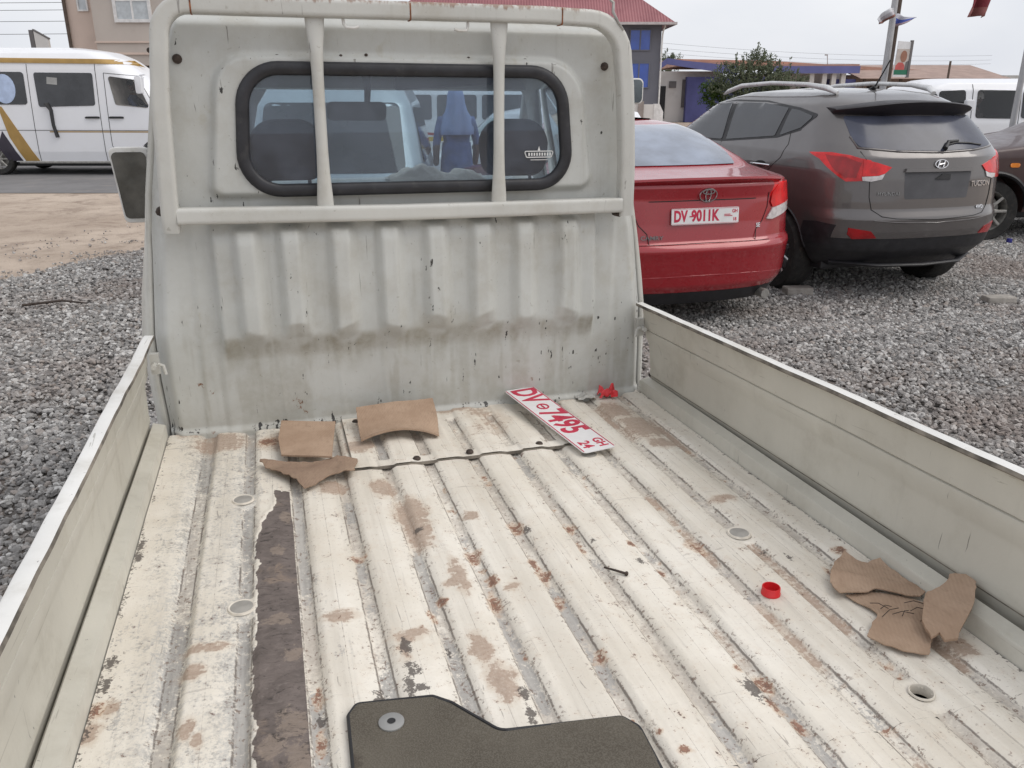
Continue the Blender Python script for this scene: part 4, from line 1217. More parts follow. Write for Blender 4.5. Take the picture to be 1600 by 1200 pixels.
# tailgate glass, spoiler, seams, emblem
gp = rpoly([(-.655, 1.285), (-.40, 1.262), (0, 1.25), (.40, 1.262), (.655, 1.285), (.665, 1.36), (.635, 1.515), (-.635, 1.515), (-.665, 1.36)], [.03, .2, .3, .2, .03, .05, .03, .03, .05], 4)
SUV.patch(gp, 'rear', .007, .03).build('rear_window', pmat('rear_glass_dark', (.055, .06, .085), .16, var=.3, scale=2, spec=.35), suv, 50)
SUV.line([(-.67, 1.36), (-.66, 1.275), (-.38, 1.250), (0, 1.238), (.38, 1.250), (.66, 1.275)], 'rear', .009, .0).build('tailgate_crease', M['suv_paint'], suv, 60)
sp = MB()
tops, bots = [], []
for i in range(25):
    t = -1 + i / 12
    x = t * .685
    y0 = -.30 + .16 * abs(t) ** 3
    y1 = -.60 + .24 * abs(t) ** 4
    ridge = [(x * .97, y0, 1.640 - .055 * t * t), (x, y1 + .02, 1.632 - .06 * t * t), (x, y1, 1.622 - .06 * t * t), (x, y1 + .012, 1.600 - .055 * t * t), (x * .97, y1 + .085, 1.515 - .012 * t * t), (x * .96, y0 + .02, 1.53 - .02 * t * t)]
    tops.append(ridge)
sp.add([p for r in tops for p in r], [(i * 6 + k, i * 6 + (k + 1) % 6, (i + 1) * 6 + (k + 1) % 6, (i + 1) * 6 + k) for i in range(24) for k in range(6)] + [tuple(range(6)), tuple(144 + k for k in range(5, -1, -1))])
sp.build('roof_spoiler', pmat('black_spoiler', (.016, .013, .016), .5), suv, 50)
SUV.line([(-.655, 1.25), (-.635, 1.19), (-.612, 1.10), (-.60, .90), (-.575, .80), (-.50, .748), (-.387, .731), (0, .715), (.387, .731), (.50, .748), (.575, .80), (.60, .9), (.612, 1.1), (.635, 1.19)], 'rear', .003).build('tailgate_seam', M['seam'], suv)
SUV.line([(-.56, .715), (-.387, .700), (0, .688), (.387, .700), (.56, .715)], 'rear', .008, -.005).build('bumper_step', M['suv_paint'], suv, 60)
rec = SUV.patch(rpoly([(-.315, .882), (.30, .878), (.325, 1.095), (-.335, 1.098)], .02, 4), 'rear', .001, .06).build('plate_recess', pmat('plate_recess_grey', (.075, .075, .082), .5), suv, 50)
SUV.patch([(-.34, 1.095), (.33, 1.092), (.32, 1.118), (-.33, 1.121)], 'rear', .022, .06, .03).build('handle_trim', M['suv_paint'], suv, 50)
SUV.patch([(-.05, 1.035), (.10, 1.028), (.10, 1.072), (.02, 1.075)], 'rear', .008, .03).build('torn_plate_film', M['black'], rec, 50)
def rear_m(body, x, z, off, lean=0.):
    y = body.rear_y(x, z) - off
    e = .02
    sx = (body.rear_y(x + e, z) - body.rear_y(x - e, z)) / (2 * e)
    sz = (body.rear_y(x, z + e) - body.rear_y(x, z - e)) / (2 * e)
    X = Vector((1, sx, 0)).normalized()
    Z = Vector((0, sz, 1)).normalized()
    m = Matrix((X, Z, X.cross(Z))).transposed().to_4x4()
    m.translation = (x, y, z)
    return m
em = rear_m(SUV, 0, 1.152, .008)
mb = MB().tube([tuple(em @ Vector((.062 * math.cos(a), .033 * math.sin(a), 0))) for a in np.linspace(0, 2 * math.pi, 25)[:-1]], .0045, 6, closed=True)
for q in ([(-.035, -.026), (-.018, .026)], [(.018, -.026), (.035, .026)], [(-.026, -.004), (.026, .004)]):
    mb.tube([tuple(em @ Vector((x, y, .001))) for x, y in q], .006, 6)
mb.build('emblem', M['chrome'], suv, 60)
text('badge', 'TUCSON', .062, M['chrome'], suv, rear_m(SUV, .445, .985, .004), .003, .0008, .95)
text('badge', 'HYUNDAI', .038, pmat('worn_badge', (.3, .3, .3), .4, .5), suv, rear_m(SUV, -.455, .925, .003), .002, 0, 1.1)
text('badge', '4WD', .042, M['chrome'], suv, rear_m(SUV, .47, .795, .006), .002, .0006)
wp = MB()
A = [SUV.put((x, z), 'rear', .028) for x, z in ((.06, 1.268), (.13, 1.318), (.24, 1.325))]
wp.tube(A, [.02, .014, .009], 8)
wp.tube([SUV.put((x, z), 'rear', .014) for x, z in ((.08, 1.288), (.22, 1.310), (.36, 1.305), (.49, 1.288))], .008, 6)
wp.build('rear_wiper', M['black'], suv, 60)
an = MB().tube([(.0, .10, 1.72), (.0, .05, 1.75)], [.035, .022], 10, flat=.6).tube([(.0, .06, 1.745), (.0, -.02, 1.86), (.0, -.09, 1.965)], [.008, .006, .006], 6)
an.build('roof_antenna', M['black'], suv, 60)
MB().tube([(-.72, -.55, .34), (-.4, -.78, .33), (0, -.82, .325), (.4, -.78, .33), (.72, -.55, .34)], .03, 8, flat=.6).build('bumper_lip', M['cap_dark'], suv, 60)
MB().box(-.75, .75, -.5, 3.1, .26, .34).build('underbody', M['black'], suv, bevel=.02)
for x, y in ((-.79, 0), (.79, 0), (-.79, 2.64), (.79, 2.64)):
    make_wheel(suv, x, y, .355, .225)

# ---- red sedan ------------------------------------------------------------------
SED = Body(yr=[(.20, -.98), (.35, -1.07), (.55, -1.10), (.62, -1.115), (.655, -1.10), (.68, -1.065), (.80, -1.05), (.98, -1.035), (1.06, -1.045), (1.085, -1.03), (1.10, -.98), (1.125, -.72), (1.15, -.52), (1.19, -.42), (1.30, -.10), (1.40, .20), (1.46, .5), (1.49, .85)],
           yf=[(.20, 3.5), (.5, 3.7), (.75, 3.65), (.9, 3.4), (1.0, 2.6), (1.1, 2.25), (1.3, 1.75), (1.45, 1.3), (1.49, 1.05)],
           w=[(.20, .80), (.4, .89), (.7, .905), (.95, .89), (1.08, .85), (1.115, .82), (1.2, .76), (1.36, .64), (1.44, .54), (1.48, .35), (1.49, .2)],
           d=[(.20, .45), (.7, .5), (1.08, .45), (1.12, .35), (1.2, .25), (1.49, .2)], df=[(.20, .6), (1.0, .8), (1.49, .4)])
sed = thing('parked_sedan', 'red saloon car with white number plate parked behind the pickup cab', 'car', (2.99, 6.35, 0))
WELL = [(0, .33, .37, .58, 1.1), (0, .33, .37, -1.1, -.58), (2.775, .33, .37, .58, 1.1), (2.775, .33, .37, -1.1, -.58)]
cut_wells(SED.loft(.30, 1.49).build('body', M['red_paint'], sed, 50), WELL)
cut_wells(SED.loft(.20, .298).build('lower_valance', M['cap_dark'], sed, 50), WELL)
SED.patch(rpoly([(-.575, 1.168), (.575, 1.168), (.632, 1.255), (.622, 1.33), (.53, 1.438), (-.53, 1.438), (-.622, 1.33), (-.632, 1.255)], [.02, .02, .06, .06, .04, .04, .06, .06], 4), 'rear', .014, .02, .03).build('rear_window', pmat('blue_grey_rear_glass', (.17, .20, .26), .035, var=.35, scale=2.5, coat=.6, spec=.8), sed, 50)
for face in ('left', 'right'):
    k = 1 if face == 'right' else -1
    wp_ = rpoly([(.10, 1.13), (1.0, 1.10), (1.95, 1.09), (1.50, 1.32), (1.05, 1.40), (.55, 1.385), (.30, 1.30)], .05, 4)
    su = SED.patch(wp_, face, .003, .07).build('window_surround', M['black'], sed, 50)
    for poly in ([(.20, 1.135), (.95, 1.115), (.97, 1.375), (.58, 1.365), (.36, 1.29)], [(1.04, 1.11), (1.85, 1.10), (1.45, 1.305), (1.06, 1.378)]):
        SED.patch(rpoly(poly, .03, 3), face, .006, .07).build('side_window', M['dark_glass'], su, 50)
    SED.line([(.30, 1.10), (.42, .85), (.40, .4)], face, .0035).build('door_seam', M['seam'], sed)
    SED.line([(1.0, 1.10), (1.02, .7), (1.0, .35)], face, .0035).build('door_seam', M['seam'], sed)
    # tail lamps: red upper wedge, clear lower wedge
    lamp = SED.patch([(-.50, 1.045), (-.62, 1.060), (-.80, 1.065), (-.96, 1.07), (-.97, .975), (-.955, .88), (-.90, .85), (-.70, .845), (-.55, .89), (-.45, .965)], face, .008, .04).build('tail_lamp', M['lens_red'], sed, 50)
    lo = [(k * .54, .812), (k * .60, .805), (k * .74, .835), (k * .86, .868), (k * .86, .925), (k * .70, .902), (k * .60, .885)]
    SED.patch(lo, 'rear', .012, .035).build('reverse_lamp', M['lens_clear'], lamp, 50)
    up = [(k * .60, .893), (k * .70, .91), (k * .86, .935), (k * .865, 1.005), (k * .80, 1.06), (k * .665, 1.065), (k * .59, 1.0), (k * .575, .93)]
    SED.patch(up, 'rear', .010, .035).build('tail_lamp_inner', M['lens_red'], lamp, 50)
    SED.line([(k * .555, 1.0), (k * .545, .9), (k * .50, .80), (k * .44, .74), (k * .43, .67)], 'rear', .003).build('boot_seam', M['seam'], sed)
# boot lip spoiler
sp = MB()
prof = []
for i in range(25):
    t = -1 + i / 12
    x = t * .66
    y = SED.rear_y(x, 1.07)
    h = 1.118 - .02 * abs(t) ** 3
    prof.append([(x, y + .16, h - .018), (x, y + .02, h + .004), (x, y - .035, h + .012), (x, y - .038, h - .004), (x, y + .0, h - .032)])
sp.add([p for r in prof for p in r], [(i * 5 + k, i * 5 + (k + 1) % 5, (i + 1) * 5 + (k + 1) % 5, (i + 1) * 5 + k) for i in range(24) for k in range(5)] + [tuple(range(5)), tuple(120 + k for k in range(4, -1, -1))])
sp.build('boot_lip', M['red_paint'], sed, 40)
SED.line([(-.43, .965), (0, .968), (.43, .965)], 'rear', .004, -.001).build('boot_crease', M['seam'], sed)
SED.line([(-.86, .40), (-.4, .425), (0, .43), (.4, .425), (.86, .40)], 'rear', .004, -.0025).build('bumper_crease', M['red_paint'], sed, 60)
SED.line([(-.56, .662), (0, .668), (.56, .662)], 'rear', .003, .0).build('bumper_seam', M['seam'], sed)
pl = thing('number_plate', None, None)
pl.parent = sed
pl.matrix_local = rear_m(SED, 0, .858, .012)
MB().prism(rpoly([(-.268, -.057), (.268, -.057), (.268, .057), (-.268, .057)], .008, 4), -.01, .002).build('plate_body', M['plate_white'], pl)
MB().box(-.264, .264, .0515, .0535, .001, .003).box(-.264, .264, -.0535, -.0515, .001, .003).build('plate_border', M['plate_red'], pl)
text('plate_characters', 'DV', .108, M['plate_red'], pl, pm(-.20, 0, .002), .001, .0045, .72)
text('plate_characters', '9011K', .108, M['plate_red'], pl, pm(-.005, 0, .002), .001, .0045, .76)
text('plate_characters', 'GH', .034, M['plate_red'], pl, pm(.235, .028, .002), .001, .001, .9)
text('plate_characters', '18', .034, M['plate_red'], pl, pm(.235, -.030, .002), .001, .001, .9)
MB().box(.15, .215, -.006, -.001, .002, .004).box(.15, .20, .004, .009, .002, .004).box(-.128, -.10, -.004, .004, .002, .004).build('plate_print', M['plate_red'], pl)
em = rear_m(SED, .015, 1.003, .010)
mb = MB()
for rx, ry, oy in ((.068, .047, 0), (.020, .045, 0), (.046, .016, .024)):
    mb.tube([tuple(em @ Vector((rx * math.cos(a), oy + ry * math.sin(a), 0))) for a in np.linspace(0, 2 * math.pi, 29)[:-1]], .0055, 6, closed=True)
mb.build('emblem', M['chrome'], sed, 60)
text('badge', 'CAMRY', .040, pmat('dull_badge', (.22, .2, .2), .4, .4), sed, rear_m(SED, -.405, .712, .003), .002, .0004, 1.25)
text('badge', 'SE', .042, M['chrome'], sed, rear_m(SED, .46, .77, .003), .002, .0006)
MB().tube([(.58, -.80, .24), (.60, -1.0, .235)], [.035, .038], 14).build('exhaust_tip', M['steel'], sed, 60)
MB().box(-.75, .75, -.7, 3.3, .16, .24).build('underbody', M['black'], sed, bevel=.02)
for x, y in ((-.79, 0), (.79, 0), (-.79, 2.775), (.79, 2.775)):
    make_wheel(sed, x, y, .325, .21)

# ---- background frame: u to the right, D away from the photographer ---------------
RT = Vector((math.cos(rad(YAW)), -math.sin(rad(YAW)), 0))
FW = Vector((math.sin(rad(YAW)), math.cos(rad(YAW)), 0))
def bp(u, D, z=0.):
    return RT * u + FW * D + Vector((0, 0, z))
BROT = -rad(YAW)

def vehicle(name, label, cat, body, loc, rotz, paint, near, windows=(), rear=None, front=None, axles=(), r=.33, z0=.3, trim=None, seams=(), handles=(), glass='dark_glass', well=.06, group=None, openings=(), cabin='cab_dark'):
    t = thing(name, label, cat, loc, rotz, group)
    ztop = body.w[-1][0]
    wells = []
    for y in axles:
        for s in (1, -1):
            wd = body.side_x(y, .6)
            wells.append((y, r + .02, r + well, s * (wd - .3) if s > 0 else -wd - .3, wd + .3 if s > 0 else -(wd - .3)))
    bo = body.loft(z0, ztop, .025).build('body', paint, t, 50)
    if wells:
        cut_wells(bo, wells)
    for idx, depth in openings:                        # glazed openings with a dark cabin behind them
        w = windows[idx]
        cu = MB().prism(rpoly(w, .05, 4), depth[0], depth[1], 'x').build('cutter', None, t)
        md = bo.modifiers.new('opening', 'BOOLEAN')
        md.operation, md.solver, md.object = 'DIFFERENCE', 'EXACT', cu
        dg = bpy.context.evaluated_depsgraph_get()
        me = bpy.data.meshes.new_from_object(bo.evaluated_get(dg))
        bo.modifiers.clear()
        bo.data = me
        bpy.data.objects.remove(cu)
        me.materials.append(M[cabin])
        k = len(me.materials) - 1
        for p in me.polygons:
            c = p.center
            if abs(c.x) < body.side_x(c.y, c.z) - .04 and inpoly(np.array([c.y]), np.array([c.z]), [((y - sum(q[0] for q in w) / len(w)) * 1.03 + sum(q[0] for q in w) / len(w), (z - sum(q[1] for q in w) / len(w)) * 1.06 + sum(q[1] for q in w) / len(w)) for y, z in w])[0]:
                p.material_index = k
    for face in ('left', 'right'):
        for iw, w in enumerate(windows):
            g = body.patch(rpoly(w, .05, 4), face, .012, .06)
            g.build('side_window', M['side_glass'] if iw in [o_[0] for o_ in openings] else M[glass], t, 50)
        if face == near:
            for sm_ in seams:
                body.line(sm_, face, .006).build('door_seam', M['seam'], t)
            for y, z, l in handles:
                MB().tube([body.put((y - l / 2, z), face, .0), body.put((y - l * .4, z + .005), face, .03), body.put((y + l * .4, z + .005), face, .03), body.put((y + l / 2, z), face, 0)], [.02, .022, .022, .02], 8).build('door_handle', M['black'], t, 60)
    if rear:
        body.patch(rpoly(rear, .06, 4), 'rear', .006, .1).build('rear_window', M[glass], t, 50)
    if front:
        body.patch(rpoly(front, .06, 4), 'front', .006, .1).build('windscreen', M['windscreen_pale'], t, 50)
    if trim:
        MB().box(-trim[0], trim[0], trim[1], trim[2], trim[3], trim[4]).build('underbody', M['black'], t, bevel=.03)
    for y in axles:
        wd = body.side_x(y, .6)
        for s in (1, -1):
            make_wheel(t, s * (wd - .12), y, r, .2, M['steel'], 8)
    return t
M['side_glass'] = glassmat('thin_side_glass', (.97, .97, .97), .6, .01)
M['cab_light'] = pmat('light_cabin_lining', (.45, .42, .39), .9)
M['windscreen_pale'] = pmat('pale_windscreen', (.25, .32, .31), .04, coat=.5, spec=.8)

# white minibus on the road
VAN = Body(yr=[(.28, -1.3), (1.2, -1.32), (2.3, -1.25), (2.55, -1.18), (2.64, -.95)],
           yf=[(.28, 4.45), (.6, 4.62), (.95, 4.60), (1.22, 4.45), (1.38, 4.02), (1.78, 3.64), (1.98, 3.42), (2.19, 3.12), (2.42, 2.80), (2.56, 2.48), (2.62, 2.1), (2.65, 1.8)],
           w=[(.28, .92), (.5, .96), (1.0, .965), (1.45, .95), (2.2, .90), (2.40, .87), (2.52, .78), (2.6, .6), (2.65, .3)],
           d=[(.28, .25), (2.65, .25)], df=[(.28, .6), (1.4, .55), (2.65, .5)], n=3.2, nf=2.8)
vx = lambda u: u + 11.35
van_loc = bp(-11.35, 18.6 + .95)
VW = [[(vx(-13.0), 1.48), (vx(-10.52), 1.48), (vx(-10.48), 1.52), (vx(-10.48), 2.10), (vx(-10.52), 2.14), (vx(-13.0), 2.16)],
      [(vx(-10.24), 1.43), (vx(-9.02), 1.46), (vx(-9.0), 2.12), (vx(-10.26), 2.13)],
      [(vx(-8.58), 1.47), (vx(-7.84), 1.40), (vx(-8.10), 1.98), (vx(-8.68), 2.06)]]
van = vehicle('minibus', 'white minibus with ochre stripes driving along the road at left', 'minibus', VAN, van_loc, BROT - rad(90), M['white_paint'], 'right', VW, openings=((2, (-1.3, 1.3)),), cabin='cab_light', axles=(-.02, 3.55), r=.34, z0=.28, trim=(.8, -1.1, 4.3, .18, .30),
              seams=([(vx(-10.39), 2.3), (vx(-10.42), .3)], [(vx(-8.93), 2.3), (vx(-8.95), .3)], [(vx(-8.76), 2.12), (vx(-8.78), .62), (vx(-8.6), .4)], [(vx(-8.76), 2.12), (vx(-8.1), 2.06), (vx(-7.72), 1.40)], [(vx(-13), .955), (vx(-7.2), .94)]),
              handles=((vx(-9.12), 1.21, .30), (vx(-8.6), 1.21, .30)))
VAN.patch([(vx(-12.6), 2.345), (vx(-8.42), 2.30), (vx(-8.22), 2.255), (vx(-8.44), 2.395), (vx(-12.6), 2.445)], 'right', .02, .05, .03).build('roof_stripe', M['gold'], van, 50)
VAN.patch([(vx(-11.14), 1.44), (vx(-11.06), 1.44), (vx(-10.78), .93), (vx(-10.45), .30), (vx(-10.76), .30), (vx(-11.0), .80)], 'right', .008, .06).build('side_stripe', M['gold'], van, 50)
VAN.patch([(vx(-11.14), .93), (vx(-10.82), .30), (vx(-11.14), .30), (vx(-11.30), .62)], 'right', .008, .06).build('side_stripe', M['navy_stripe'], van, 50)
VAN.patch([(vx(-10.1), .905), (vx(-7.6), .90), (vx(-7.6), .925), (vx(-10.1), .93)], 'right', .003, .2).build('waist_stripe', M['gold'], van, 50)
VAN.patch([(vx(-10.93) + .24 * math.cos(a), 1.80 + .30 * math.sin(a)) for a in np.linspace(0, 2 * math.pi, 25)[:-1]], 'right', .018, .06).build('round_sticker', pmat('pale_blue_sticker', (.45, .55, .75), .4), van, 50)
VAN.patch([(vx(-10.0), 1.90), (vx(-9.78), 1.88), (vx(-9.76), 2.02), (vx(-9.98), 2.04)], 'right', .018, .06).build('window_sticker', pmat('grey_sticker', (.35, .35, .34), .5), van, 50)
MB().tube([VAN.put((vx(-10.05), 1.50), 'right', .02), VAN.put((vx(-9.98), 1.36), 'right', .035), VAN.put((vx(-9.98), 1.05), 'right', .03), VAN.put((vx(-9.93), .80), 'right', .03)], [.10, .055, .05, .06], 8, flat=.4).build('hanging_strap', M['black'], van, 60)
mb = MB().prism(rpoly([(vx(-7.98), 1.70), (vx(-7.86), 1.70), (vx(-7.84), 2.05), (vx(-7.98), 2.05)], .04, 4), VAN.w[3][1] + .12, VAN.w[3][1] + .28, 'x')
mb.tube([(.9, vx(-7.92), 2.02), (1.1, vx(-7.90), 2.07), (1.2, vx(-7.75), 2.08)], .018, 6)
mb.build('door_mirror', M['white_paint'], van, 40, bevel=.02)
VAN.line([(vx(-10.9), .27), (vx(-7.4), .27)], 'right', .03).build('sill_strip', M['steel'], van, 60)

# white people carrier at right
WV = Body(yr=[(.4, -1.0), (1.2, -1.02), (1.8, -.95), (1.95, -.8)], yf=[(.4, 2.9), (.8, 3.2), (1.15, 3.15), (1.3, 2.45), (1.6, 2.18), (1.8, 1.95), (1.93, 1.6), (1.95, 1.4)],
          w=[(.4, .82), (.7, .86), (1.2, .85), (1.75, .77), (1.87, .70), (1.95, .4)], d=[(.4, .3), (1.95, .3)], df=[(.4, .5), (1.95, .5)], n=3, nf=2.8)
wu = lambda u: 9.0 - u
wv = vehicle('white_van', 'white passenger van with open dark windows behind the SUV at right', 'van', WV, bp(9.0, 15.85), BROT + rad(90), M['white_paint'], 'left',
             [[(wu(8.83), 1.28), (wu(8.13), 1.29), (wu(8.13), 1.76), (wu(8.83), 1.75)], [(wu(7.96), 1.30), (wu(7.46), 1.32), (wu(7.46), 1.74), (wu(7.92), 1.76)], [(wu(7.43), 1.34), (wu(7.02), 1.32), (wu(7.22), 1.66), (wu(7.43), 1.72)], [(wu(9.6), 1.30), (wu(8.93), 1.29), (wu(8.93), 1.75), (wu(9.6), 1.74)]],
             openings=((0, (-1.2, .3)), (1, (-1.2, 1.2))), axles=(0, 2.5), r=.33, z0=.4, trim=(.7, -.8, 2.9, .3, .42), seams=([(wu(8.05), 1.85), (wu(8.06), .5)], [(wu(8.9), 1.85), (wu(8.88), .5)]), handles=((wu(8.10), 1.12, .2),))
WV.patch([(wu(8.55), .86), (wu(8.30), .86), (wu(8.30), .93), (wu(8.55), .93)], 'left', .006).build('orange_marker', M['amber'], wv, 50)
MB().prism(rpoly([(wu(8.0), 1.42), (wu(7.86), 1.42), (wu(7.86), 1.60), (wu(8.0), 1.60)], .03, 4), -1.0, -.88, 'x').build('door_mirror', M['white_paint'], wv, bevel=.02)

# dark maroon car at the right edge of the view, nose pointing left
DK = Body(yr=[(.35, -1.0), (1.0, -1.0), (1.3, -.7), (1.6, -.3)], yf=[(.35, 3.35), (.6, 3.5), (.9, 3.45), (1.05, 3.2), (1.16, 2.3), (1.22, 1.95), (1.5, 1.3), (1.6, .9)],
          w=[(.35, .84), (.6, .9), (1.0, .9), (1.15, .86), (1.22, .80), (1.5, .66), (1.6, .4)], d=[(.35, .4), (1.6, .4)], df=[(.35, .6), (1.0, .7), (1.6, .5)])
du = lambda u: 2.6 + 5.71 - u
dk = vehicle('maroon_car', 'dark maroon car with orange side indicator half hidden behind the SUV', 'car', DK, bp(5.71 + 2.6, 10.75), BROT + rad(90), M['maroon_paint'], 'left', [[(-.2, 1.22), (.8, 1.2), (.8, 1.46), (.2, 1.46)], [(.9, 1.2), (1.85, 1.2), (1.4, 1.44), (.9, 1.47)]], axles=(0, 2.6), r=.36, z0=.35, trim=(.7, -.8, 3.2, .26, .36),
             seams=([(1.95, 1.18), (2.05, .9), (1.95, .4)],))
DK.patch(rpoly([(du(5.96), .875), (du(5.85), .875), (du(5.85), .925), (du(5.96), .925)], .02, 4), 'left', .012, .03).build('side_indicator', M['amber'], dk, 50)
DK.line([(2.6 + .44 * math.cos(a), .37 + .44 * math.sin(a)) for a in np.linspace(.1, math.pi - .1, 22)], 'left', .028).build('arch_flare', M['cap_dark'], dk, 60)

# vehicles seen through the cab window
SV = Body(yr=[(.3, -.85), (.8, -.9), (1.0, -.88), (1.6, -.62), (1.78, -.45), (1.84, -.2)], yf=[(.3, 2.6), (.8, 2.75), (1.1, 2.6), (1.5, 2.1), (1.8, 1.7), (1.84, 1.3)],
          w=[(.3, .72), (.7, .76), (1.0, .75), (1.6, .64), (1.76, .56), (1.84, .3)], d=[(.3, .4), (1.84, .35)], df=[(.3, .5), (1.84, .4)], n=3)
sv_ = vehicle('silver_minivan', 'pale silver minivan parked ahead of the pickup, seen through its cab window', 'minivan', SV, bp(-1.52, 7.6), BROT + rad(4), M['silver_paint'], 'left', [[(-.3, 1.12), (1.9, 1.1), (1.5, 1.55), (-.2, 1.58)]], rear=[(-.60, 1.08), (.60, 1.08), (.55, 1.62), (-.55, 1.62)], axles=(0, 2.0), r=.3, z0=.3, trim=(.6, -.6, 2.4, .2, .32))
for k in (-1, 1):
    SV.patch([(k * .74, .75), (k * .60, .75), (k * .60, .98), (k * .72, .98)], 'rear', .008, .05).build('tail_lamp', M['lens_clear'], sv_, 50)
MBUS = Body(yr=[(.35, -1.0), (1.2, -1.02), (1.7, -.95), (1.86, -.75)], yf=[(.35, 3.3), (.8, 3.45), (1.1, 3.35), (1.7, 2.9), (1.86, 2.5)], w=[(.35, .8), (.7, .84), (1.15, .83), (1.68, .75), (1.8, .66), (1.86, .4)], d=[(.35, .3), (1.86, .3)], df=[(.35, .4), (1.86, .4)], n=3)
mu = lambda u: .3 - u
mbus = vehicle('minibus', 'white minibus with red and yellow side stripes behind the person in blue', 'minibus', MBUS, bp(.3, 16.83), BROT + rad(90), M['white_paint'], 'left', [[(mu(-1.5), 1.24), (mu(-2.3), 1.24), (mu(-2.3), 1.68), (mu(-1.5), 1.68)], [(mu(-.66), 1.24), (mu(-1.4), 1.24), (mu(-1.4), 1.68), (mu(-.66), 1.68)], [(mu(.3), 1.24), (mu(-.56), 1.24), (mu(-.56), 1.68), (mu(.3), 1.68)]], axles=(0, 2.5), r=.33, z0=.35, trim=(.7, -.8, 3.1, .25, .37))
MBUS.patch([(mu(.9), .88), (mu(-2.6), .84), (mu(-2.6), .92), (mu(.9), .96)], 'left', .004, .15).build('side_stripe', pmat('yellow_stripe', (.6, .42, .05), .4), mbus, 50)
MBUS.patch([(mu(.9), .99), (mu(-1.4), .95), (mu(-2.6), 1.08), (mu(-1.4), 1.0), (mu(.9), 1.07)], 'left', .004, .15).build('side_stripe', pmat('red_stripe', (.4, .04, .05), .4), mbus, 50)
HB = Body(yr=[(.3, -.75), (.8, -.8), (1.0, -.75), (1.45, -.45), (1.52, -.1)], yf=[(.3, 2.95), (.6, 3.05), (.8, 2.95), (.90, 2.55), (.93, 2.2), (1.2, 1.85), (1.43, 1.60), (1.5, 1.2), (1.52, .9)],
          w=[(.3, .78), (.6, .82), (.9, .81), (1.0, .78), (1.43, .62), (1.49, .5), (1.52, .3)], d=[(.3, .4), (1.52, .4)], df=[(.3, .5), (.9, .5), (1.52, .4)])
hb = vehicle('white_hatchback', 'small white hatchback standing beyond the red saloon, seen through the pickup cab', 'car', HB, bp(1.32, 12.2), BROT + rad(90), M['white_paint'], 'left', [[(.0, 1.0), (.85, .97), (.85, 1.38), (.1, 1.36)], [(.92, .97), (1.95, .96), (1.5, 1.36), (.92, 1.39)]], front=[(-.6, .99), (.6, .99), (.52, 1.38), (-.52, 1.38)], axles=(0, 2.4), r=.29, z0=.3, trim=(.6, -.5, 2.8, .2, .32))

# ================================================================== GROUND AND ROAD
def ground_mat():
    t = NT('sandy_dirt')
    c = t.mixc(t.step(t.noise(.35, 8, .62), .3, .7), (.375, .30, .24), (.54, .45, .37))
    c = t.mixc(t.step(t.noise(2.5, 8, .65), .45, .7, 0, .6), c, (.24, .185, .15))
    c = t.mixc(t.step(t.noise(1.6, 9, .72, dist=.8), .54, .66, 0, .6), c, (.22, .165, .13))
    c = t.mixc(t.step(t.noise(16, 7, .75), .57, .68, 0, .65), c, (.17, .135, .11))
    return t.done(t.bsdf(c, .95, 0, t.noise(14, 8, .7), .6, .05, spec=.2))
M['dirt'] = ground_mat()
M['asphalt'] = pmat('old_asphalt', (.17, .165, .165), .9, var=.12, scale=1.2, bump=.2, bscale=60, dirt=.5, dirtcol=(.26, .23, .205))
def gravel_bed():
    t = NT('gravel_bed')
    v = t.n('ShaderNodeTexVoronoi', {'Scale': 34., 'Vector': t.n('ShaderNodeTexCoord').outputs['Object']})
    c = t.mixc(t.step(t.n('ShaderNodeSeparateColor', {0: v.outputs['Color']}).outputs[0], 0, 1), (.10, .094, .09), (.30, .285, .275))
    c = t.mixc(t.step(t.noise(.8, 6, .6), .45, .7, 0, .6), c, (.19, .145, .115))
    h = t.math('SUBTRACT', 1., v.outputs['Distance'])
    return t.done(t.bsdf(c, .95, 0, h, .9, .02, spec=.2))
M['gravel_bed'] = gravel_bed()

def sheet(name, pts, z, mat, kind='structure'):
    c = Vector((sum(p[0] for p in pts) / len(pts), sum(p[1] for p in pts) / len(pts), z))
    o = MB().add([(p[0] - c.x, p[1] - c.y, 0) for p in pts], [tuple(range(len(pts)))]).build(name, mat, loc=c)
    return tag(o, kind=kind)
# the land falls away gently from the yard and is one sheet out to the horizon
sheet('ground', [(-1500, -1500), (1500, -1500), (1500, 1500), (-1500, 1500)], -.012, M['dirt'])
rd = [bp(-300, 15.1), bp(-3.2, 15.1), bp(2, 15.3), bp(300, 26), bp(300, 36), bp(2, 26), bp(-300, 25.5)]
sheet('road', [(p.x, p.y) for p in rd], -.004, M['asphalt'])
# gravel yard
rngp = np.random.default_rng(3)
edge = [(-9, -1.5), (-5.6, 4.0), (-3.6, 7.2), (-2.56, 8.7), (-1.9, 9.6), (-1.4, 10.3), (-.4, 11.0), (1.5, 11.6), (5, 12.3), (9, 12.6), (13, 12), (15, 8), (15, -3), (-9, -3)]
sheet('gravel_yard', edge, -.0, M['gravel_bed'])

